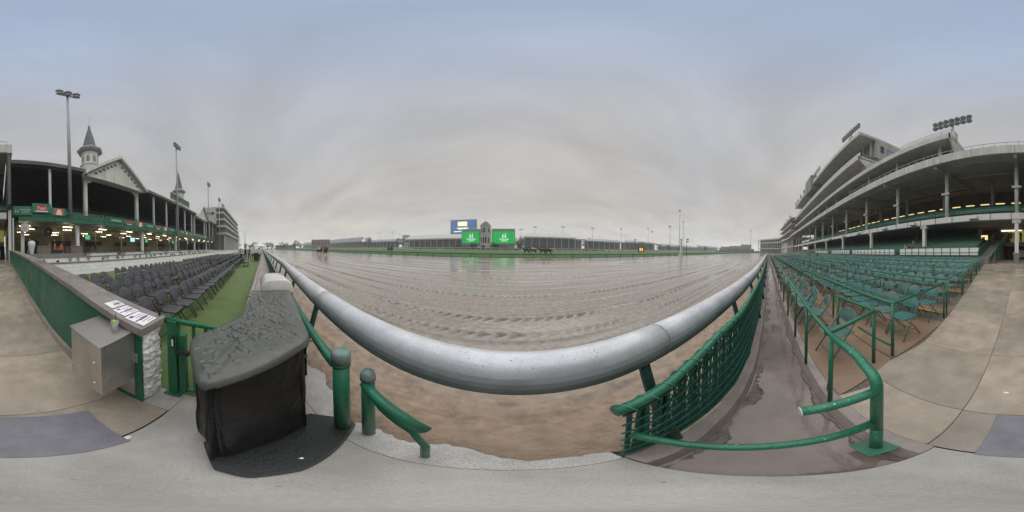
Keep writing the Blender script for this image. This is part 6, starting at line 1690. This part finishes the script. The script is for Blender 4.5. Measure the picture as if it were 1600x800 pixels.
# ------------------------------------------------------------------ people and horses
def skin_mesh(verts, edges, radii, name, sub=1):
    me = bpy.data.meshes.new(name); me.from_pydata(verts, edges, [])
    o = bpy.data.objects.new(name, me); COL.objects.link(o)
    o.modifiers.new('skin', 'SKIN'); o.modifiers.new('sub', 'SUBSURF').levels = sub
    for v, r in zip(me.skin_vertices[0].data, radii):
        v.radius = r if isinstance(r, tuple) else (r, r)
    me.skin_vertices[0].data[0].use_root = True
    dg = bpy.context.evaluated_depsgraph_get(); dg.update()
    out = bpy.data.meshes.new_from_object(o.evaluated_get(dg)); bpy.data.objects.remove(o); bpy.data.meshes.remove(me)
    out.name = name
    return out
def person_mesh(pose):
    # pelvis, waist, chest, neck, head..., arms with hands, legs with feet (facing +Y)
    if pose == 'sit':
        V = [(0, 0, .5), (0, -.02, .68), (0, -.01, .9), (0, 0, 1.06), (0, .03, 1.16), (0, .03, 1.3)]
        legs = lambda s: [(s * .1, .05, .5), (s * .12, .42, .5), (s * .11, .44, .1), (s * .11, .56, .05)]
        arms = lambda s: [(s * .18, 0, 1.0), (s * .24, .05, .74), (s * .16, .28, .64), (s * .12, .36, .6)]
    elif pose == 'walk':
        V = [(0, 0, .93), (0, 0, 1.12), (0, .01, 1.34), (0, .02, 1.48), (0, .04, 1.58), (0, .04, 1.72)]
        legs = lambda s: [(s * .1, 0, .88), (s * .1, s * .14, .48), (s * .1, s * .22 - .04, .09), (s * .1, s * .22 + .1, .04)]
        arms = lambda s: [(s * .19, 0, 1.42), (s * .25, -s * .1, 1.16), (s * .26, -s * .12 + .08, .92), (s * .25, -s * .12 + .12, .82)]
    else:
        V = [(0, 0, .93), (0, 0, 1.12), (0, .0, 1.34), (0, .0, 1.48), (0, .02, 1.58), (0, .02, 1.72)]
        legs = lambda s: [(s * .1, 0, .88), (s * .12, .02, .48), (s * .13, -.02, .08), (s * .15, .12, .04)]
        arms = lambda s: [(s * .19, 0, 1.42), (s * .26, -.02, 1.16), (s * .25, .1, .94), (s * .23, .14, .85)]
    E = [(0, 1), (1, 2), (2, 3), (3, 4), (4, 5)]; Rr = [(.16, .11), (.145, .1), (.17, .11), .06, .085, .1]
    for s in (-1, 1):
        n = len(V); V += legs(s); E += [(0, n), (n, n + 1), (n + 1, n + 2), (n + 2, n + 3)]; Rr += [.095, .068, .046, .04]
        n = len(V); V += arms(s); E += [(2, n), (n, n + 1), (n + 1, n + 2), (n + 2, n + 3)]; Rr += [.065, .047, .038, .036]
    return skin_mesh(V, E, Rr, 'person_body', 1)
PM = {p: person_mesh(p) for p in ('stand', 'walk', 'sit')}
CL = {}
def cloth(c):
    if c not in CL: CL[c] = mat('cloth_%d' % len(CL), c, 0.8, 0.1, 6)
    return CL[c]
HAIR = mat('dark_hair', (0.03, 0.022, 0.018), 0.6)
def person(loc, pose, shirt, trousers, label, rz=0.0, hat=None, scale=1.0):
    me = PM[pose].copy(); me.materials.clear()
    for m_ in (cloth(trousers), cloth(shirt), SKIN, HAIR): me.materials.append(m_)
    hip = 0.55 if pose == 'sit' else 0.96; neck = 1.07 if pose == 'sit' else 1.5; crown = neck + 0.2
    for p in me.polygons:
        c = p.center; hand = abs(c.x) > 0.2 and c.z < (0.0 if pose == 'sit' else 0.92) and pose != 'sit'
        arm = abs(c.x) > 0.2 and not hand
        p.material_index = 2 if hand else (3 if c.z > crown or (c.z > neck + 0.08 and c.y < -0.01) else 2 if c.z > neck else 1 if (c.z > hip or (arm and c.z > 0.5)) else 0)
        p.use_smooth = True
    o = link('person', me, None, loc); o.rotation_euler = (0, 0, rz); o.scale = (scale,) * 3
    tag(o, label, 'person')
    if hat:
        b = MB(); zc = crown + 0.04; b.lathe([(0.21, zc - 0.02), (0.21, zc), (0.11, zc + 0.01), (0.1, zc + 0.12), (0.03, zc + 0.14)], (0, 0.03, 0), 10); b.build('hat', cloth(hat), o)
    return o
BLK, NAVY, WHT, ORG, BEI, HIV, GRY, BLU = (.02, .02, .022), (.02, .03, .06), (.7, .7, .7), (.6, .14, .03), (.4, .33, .25), (.4, .6, .05), (.15, .15, .16), (.03, .07, .3)
# under the balcony on the left
person((-7.55, -18.3, 1.5), 'stand', BLK, BLK, 'person in black standing by the white column under the balcony', 2.8)
person((-6.6, -18.9, 1.5), 'stand', BLK, GRY, 'person in black top between two seated people under the balcony', 0.4)
person((-6.15, -17.6, 1.35), 'sit', ORG, BLK, 'seated person in orange top under the balcony', 1.2)
person((-7.1, -18.0, 1.35), 'sit', ORG, NAVY, 'person in orange jacket sitting beside the column', -0.6)
person((-5.5, -17.7, 1.35), 'sit', NAVY, BLK, 'seated person in dark blue beside the brown counter', 0.9)
person((-3.3, -17.9, 1.5), 'walk', BLU, WHT, 'person in blue top and pale trousers bending by the first white column', 1.2)
person((-12.9, -19.5, 1.5), 'stand', NAVY, BLK, 'person in dark clothes at the beige counter in the hall', 3.0)
def fan(x, y, z, label, m, r=0.55):
    root = empty('cooling_fan', (x, y, z), label, 'fan'); b = MB()
    for k in range(18):
        a = k * math.pi / 9; b.bar((0, 0, 0), (r * math.cos(a), 0, r * math.sin(a)), 0.012)
    for rr in (r, r * .66, r * .33): b.tube([(rr * math.cos(k * math.pi / 10), 0.02, rr * math.sin(k * math.pi / 10)) for k in range(21)], 0.014, 5)
    b.build('guard', m, root)
    b = MB(); b.tube([(0, -0.28, 0), (0, -0.05, 0)], r * 0.98, 14); b.build('drum', m, root)
    b = MB(); b.tube([(0, -0.05, 0), (0, 0.05, 0)], r * 0.2, 10); b.build('hub', PALE_GREY, root)
    b = MB(); b.bar((0, -0.2, r * .9), (0, -0.2, 5.3 - z), 0.06); b.build('bracket', m, root)
fan(-5.9, -19.2, 4.15, 'round black cooling fan hanging under the balcony', BLACKFR)
fan(-2.75, -17.5, 4.35, 'white cooling fan on the first column of the balcony', WHITE, 0.5)
root = empty('covered_fan', (-3.35, -17.0, 1.12), 'white wrapped standing fan by the end of the green wall', 'fan')
b = MB(); b.smooth = True; b.lathe([(0.16, 0), (0.22, 0.5), (0.3, 0.95), (0.42, 1.3), (0.4, 1.6), (0.2, 1.75), (0.02, 1.78)], n=12); b.build('wrap', WHITE, root); b = MB(); b.bx(-.3, .3, -.3, .3, 0, .08); b.build('foot', BLACKFR, root)
# under the clubhouse on the right
for k, (x, y, z, sh, lab) in enumerate([(1.9, -24.4, 3.1, BLK, 'dark-clothed person beside the lit doorway'), (1.35, -24.0, 3.1, BLK, 'person in black standing on the lit landing, second from the door'), (0.45, -23.9, 3.1, NAVY, 'person in dark blue standing past the column on the lit landing'), (4.9, -22.2, 3.2, BLK, 'dark person beside the glowing lamp in the seats')]):
    person((x, y, z), 'stand', sh, BLK, lab, 0.5 * k)
lamp = empty('glowing_heater', (5.35, -21.7, 2.95), 'small glowing amber heater box among the dark stadium seats', 'heater')
b = MB(); b.bx(-0.42, 0.42, -0.2, 0.2, 0.5, 1.1); b.build('glow_panel', WARM, lamp); b = MB(); b.bx(-0.3, 0.3, -0.15, 0.15, 0, 0.5); b.build('stand', BLACKFR, lamp)
person((13.9, -15.6, 1.5), 'sit', BEI, BLK, 'spectator in beige seated behind the white panels', 0.2)
person((13.3, -15.7, 1.5), 'sit', BLK, BLK, 'spectator in black seated behind the white panels', 0)
person((12.6, -15.6, 1.5), 'stand', GRY, BLK, 'spectator in grey standing behind the white panels', 0.1)
person((50, -15.4, 1.4), 'stand', HIV, BLK, 'steward in yellow-green vest far along the stand, leftmost', 0.1)
person((47.5, -15.5, 1.4), 'stand', HIV, BLK, 'steward in yellow-green vest far along the stand, rightmost', 0.4)
person((34, -9.0, 0.5), 'sit', BLK, BLK, 'distant person in black sitting among the green chairs, left one', 0.0)
person((30, -9.4, 0.5), 'sit', BLK, BLK, 'distant person in black sitting among the green chairs, right one', 0.0)
# the group at the far end of the turf
person((-21.5, -2.0, 0), 'walk', BEI, NAVY, 'person in beige top walking at the far end of the turf', -1.2)
person((-24.0, -1.0, 0), 'stand', GRY, BLK, 'person in grey standing at the far end of the turf', 1.2)
person((-21.8, -0.4, 0), 'stand', WHT, BLK, 'vendor in white shirt left of the black cart', 1.6)
person((-21.5, 0.35, 0), 'stand', WHT, BLK, 'vendor in white shirt right of the black cart', 1.5, hat=WHT)
person((-26, -1.7, 0), 'walk', BLK, BLK, 'person in black walking behind the group on the turf', 1.0)
root = empty('vendor_cart', (-20.6, 0.02, 0), 'tall black vendor cart at the far end of the turf', 'cart')
b = MB(); b.bx(-0.35, 0.35, -0.3, 0.3, 0.15, 1.1); b.build('body', BLACKFR, root, bevel=0.03)
for u, v in ((-.25, -.28), (.25, -.28), (-.25, .28), (.25, .28)): b = MB(); b.tube([(u, v - .03, .1), (u, v + .03, .1)], 0.1, 10); b.build('wheel', BLACKFR, root)
b = MB(); b.bar((0.3, -0.25, 1.1), (0.3, 0.25, 1.1), 0.04); b.build('handle', POLE, root)
for k, (x, y) in enumerate([(-15.6, -0.9), (-19.2, -1.3)]):
    root = empty('black_bench', (x, y, 0), 'black bench on the turf, %s' % ('nearer of the two' if k == 0 else 'further of the two'), 'bench', 'black benches on the turf')
    b = MB(); b.bx(-1.1, 1.1, -0.18, 0.18, 0.42, 0.47); b.build('seat', BLACKF, root, bevel=0.01)
    b = MB(); b.slab([(-1.1, -0.2, 0.5), (1.1, -0.2, 0.5), (1.1, -0.3, 0.85), (-1.1, -0.3, 0.85)], (0, -0.03, 0)); b.build('backrest', BLACKF, root)
    for u in (-0.9, 0.9):
        b = MB(); b.bar((u, 0.15, 0), (u, 0.12, 0.42), 0.04); b.bar((u, -0.2, 0), (u, -0.25, 0.7), 0.04); b.build('leg', BLACKFR, root)
root = empty('white_parasol', (-38, 0.9, 0), 'white parasol above the people at the far left', 'parasol')
b = MB(); b.lathe([(1.6, 2.1), (0.9, 2.55), (0.05, 2.8)], n=8, smooth=False); b.build('canopy', WHITE, root); b = MB(); b.tube([(0, 0, 0), (0, 0, 2.7)], 0.03, 6); b.build('pole', POLE, root)
bb = MB(); bb.lathe([(0.17, 0), (0.2, 0.5), (0.2, 0.62), (0.1, 0.64)], n=12); o = bb.build('black_bin', BLACKFR); o.location = (-11.6, -6.6, 0.005); tag(o, 'small round black bin among the back rows of black chairs', 'bin')

def horse_mesh():
    V = [(0, -.55, 1.25), (0, -.1, 1.18), (0, .5, 1.22), (0, .85, 1.55), (0, 1.1, 1.85), (0, 1.4, 1.62), (0, 1.52, 1.48)]
    E = [(0, 1), (1, 2), (2, 3), (3, 4), (4, 5), (5, 6)]; Rr = [(.26, .28), (.27, .3), (.24, .3), (.14, .2), (.1, .14), (.075, .09), .06]
    for s in (-1, 1):
        n = len(V); f = 0.18 * s
        V += [(s * .15, .5, .95), (s * .13, .5 + f, .55), (s * .13, .46 + f * 1.6, .12), (s * .13, .52 + f * 1.6, .03)]; E += [(2, n), (n, n + 1), (n + 1, n + 2), (n + 2, n + 3)]; Rr += [.12, .06, .045, .06]
        n = len(V)
        V += [(s * .16, -.55, .98), (s * .14, -.42 - f, .68), (s * .13, -.72 - f, .5), (s * .13, -.66 - f, .08), (s * .13, -.6 - f, .03)]; E += [(0, n), (n, n + 1), (n + 1, n + 2), (n + 2, n + 3), (n + 3, n + 4)]; Rr += [.17, .1, .065, .045, .06]
    n = len(V); V += [(0, -.88, 1.3), (0, -1.02, .95), (0, -1.03, .6)]; E += [(0, n), (n, n + 1), (n + 1, n + 2)]; Rr += [.06, .07, .04]
    return skin_mesh(V, E, Rr, 'horse_body', 1)
HM = horse_mesh(); HM.materials.clear(); HM.materials.append(HORSE)
def horse(x, y, z, rz, label, plabel, col):
    o = link('horse', HM, None, (x, y, z)); o.rotation_euler = (0, 0, rz); tag(o, label, 'horse', 'ridden horses')
    b = MB(); b.bx(-0.29, 0.29, -0.28, 0.22, 1.3, 1.5); b.build('saddle_cloth', WHITE if col == WHT else BLACKFR, o, bevel=0.06)
    p = person((x, y, z + 0.92), 'sit', col, WHT if col != WHT else BLK, plabel, rz, hat=BLK, scale=0.95)
for k, (px, py, Y, rz, col) in enumerate([(823, 393, 40, 1.4, BLU), (833, 393, 41, 1.6, WHT), (848, 393, 40, 1.5, BLK), (857, 394, 38, 1.6, NAVY)]):
    x, _ = on_y(px, py, Y); horse(x, Y, -0.07, rz, 'dark horse walking on the grass, %s of four from the left' % ordinal(k + 1), 'rider on the %s of the four horses on the grass' % ordinal(k + 1), col)
for k, (px, Y, rz, col) in enumerate([(499.5, 15.5, -1.3, WHT), (508.5, 15.2, -1.5, NAVY)]):
    x, _ = on_y(px, 395, Y); horse(x, Y, -0.15, rz, 'dark horse on the muddy track far left, %s one' % ('left' if k == 0 else 'right'), 'rider of the %s horse on the muddy track' % ('left' if k == 0 else 'right'), col)
for k, px in enumerate((607, 612)):
    x, _ = on_y(px, 390, 42); horse(x, 42, -0.06, 1.2, 'dark horse on the grass left of the green screens, %s one' % ('left' if k == 0 else 'right'), 'rider of the %s horse left of the green screens' % ('left' if k == 0 else 'right'), BLK if k else GRY)

# ------------------------------------------------------------------ trees along the skyline
def tree_mesh(seed):
    random.seed(seed); c = MB(); t = MB()
    t.tube([(0, 0, 0), (0.1, 0, 2.5), (0.0, 0.1, 5)], [0.35, 0.26, 0.12], 7)
    for k in range(9):
        a = random.random() * 6.28; r = random.uniform(0.8, 2.9); z = random.uniform(3.2, 8.3)
        p = (r * math.cos(a), r * math.sin(a), z); t.tube([(0, 0, min(4.6, z * 0.6)), p], [0.12, 0.04], 5)
        leaf_clump(c, p, random.uniform(1.0, 1.9), 120, 0.28)
    leaf_clump(c, (0, 0, 7.6), 1.8, 150, 0.28)
    return c.mesh('crown', LEAF), t.mesh('trunk', BARK)
TM = [tree_mesh(s) for s in (3, 5, 8)]
random.seed(11)
def tree(px, d, h, label, k):
    x, y = hx(px, d); root = empty('tree', (x, y, -0.4), label, 'tree', 'trees on the skyline', random.random() * 6)
    s = h / 9.3; root.scale = (s * random.uniform(.9, 1.2), s, s)
    c, t = TM[k % 3]; link('crown', c, root); link('trunk', t, root)
hz_y = 389.0
for k, (px, yt, d) in enumerate([(384, 381, 190), (391, 383, 200), (397, 378.5, 170), (404, 383, 210), (410, 381, 220), (418, 379.5, 200), (424, 380, 210), (434, 384, 240), (441, 379.5, 230), (447, 381, 240), (455, 384, 250), (462, 377, 210), (468, 381, 220)]):
    tree(px, d, 0.8 + EYE + d * math.tan(R((hz_y - yt) * 0.22)), 'hazy green skyline tree, %s from the left beyond the home straight' % ordinal(k + 1), k)
for k, (px, yt, d) in enumerate([(577, 374, 210), (813, 372, 190), (920, 373, 220), (1003, 377, 230), (1008, 378, 230), (1015, 379, 240), (1030, 380, 250), (1102, 382, 240), (1200, 389, 320), (1183, 388, 320), (742, 374, 215), (750, 376, 220), (776, 375, 215), (786, 377, 225), (806, 374, 205), (815, 376, 210), (914, 375, 215), (921, 376, 220), (936, 377, 225), (622, 375, 220), (628, 376, 225), (1044, 381, 240), (1060, 382, 245)]):
    tree(px, d, 0.8 + EYE + d * math.tan(R((hz_y + 0.5 - yt) * 0.22)), 'hazy skyline tree, %s counted rightwards across the infield' % ordinal(k + 1), k + 1)
# low buildings under the trees at the end of the straight
for k, (px0, px1, yt, d, m_) in enumerate([(430, 462, 385, 240, MID_GREY), (487, 516, 377, 250, mat('brick_red_block', (0.22, 0.12, 0.1), 0.7)), (629, 640, 371, 230, PALE_GREY)]):
    p0, p1 = Vector((*hx(px0, d), 0)), Vector((*hx(px1, d), 0)); h = EYE + d * math.tan(R((389 - yt) * 0.22)); root = empty('low_building', (p0 + p1) / 2, ['low grey building below the skyline trees', 'low reddish flat-roofed building behind the long green stand', 'pale flat-roofed block left of the screens'][k], 'building')
    v = p1 - p0; root.rotation_euler = (0, 0, math.atan2(v.y, v.x)); L_ = v.length / 2
    b = MB(); b.bx(-L_, L_, 0, 8, -0.5, h); b.build('wall', m_, root)
    b = MB(); b.bx(-L_ - 0.3, L_ + 0.3, -0.3, 8.3, h, h + 0.5); b.build('roof', PALE_GREY, root)
    for i in range(6): b = MB(); x = -L_ + 2 * L_ * (i + 0.5) / 6; b.bx(x - 1, x + 1, -0.06, -0.01, h * 0.45, h * 0.75); b.build('window', GLASS_D, root)
# dark far fence closing the right-hand bend
b = MB(); pts = [Vector((*hx(px, 270), 0)) for px in (1118, 1140, 1160, 1180, 1198)]
for p in pts: b.v += [tuple(p + Vector((0, 0, -0.6))), tuple(p + Vector((0, 0, 2.6))), tuple(p * 1.002 + Vector((0, 0, 2.6))), tuple(p * 1.002 + Vector((0, 0, -0.6)))]
for i in range(len(pts) - 1):
    for j in range(4): b.f.append((4 * i + j, 4 * i + 4 + j, 4 * i + 4 + (j + 1) % 4, 4 * i + (j + 1) % 4)); b.m.append(0); b.sm.append(False)
tag(b.build('bend_fence', GREEN_WALL, recalc=True), 'long green boarded fence closing the far right bend of the track', 'fence')

# ------------------------------------------------------------------ damp air
hb = MB(); hb.bx(-600, 600, -400, 600, -1.8, 48)
hm = bpy.data.materials.new('damp_air'); hm.use_nodes = True
t = hm.node_tree; t.nodes.clear()
o_ = N(t, 'ShaderNodeOutputMaterial'); pv = N(t, 'ShaderNodeVolumePrincipled')
pv.inputs['Color'].default_value = (0.9, 0.92, 0.95, 1); pv.inputs['Density'].default_value = HAZE_DENSITY; pv.inputs['Anisotropy'].default_value = 0.2
t.links.new(pv.outputs[0], o_.inputs['Volume'])
tag(hb.build('haze', hm), kind='stuff')
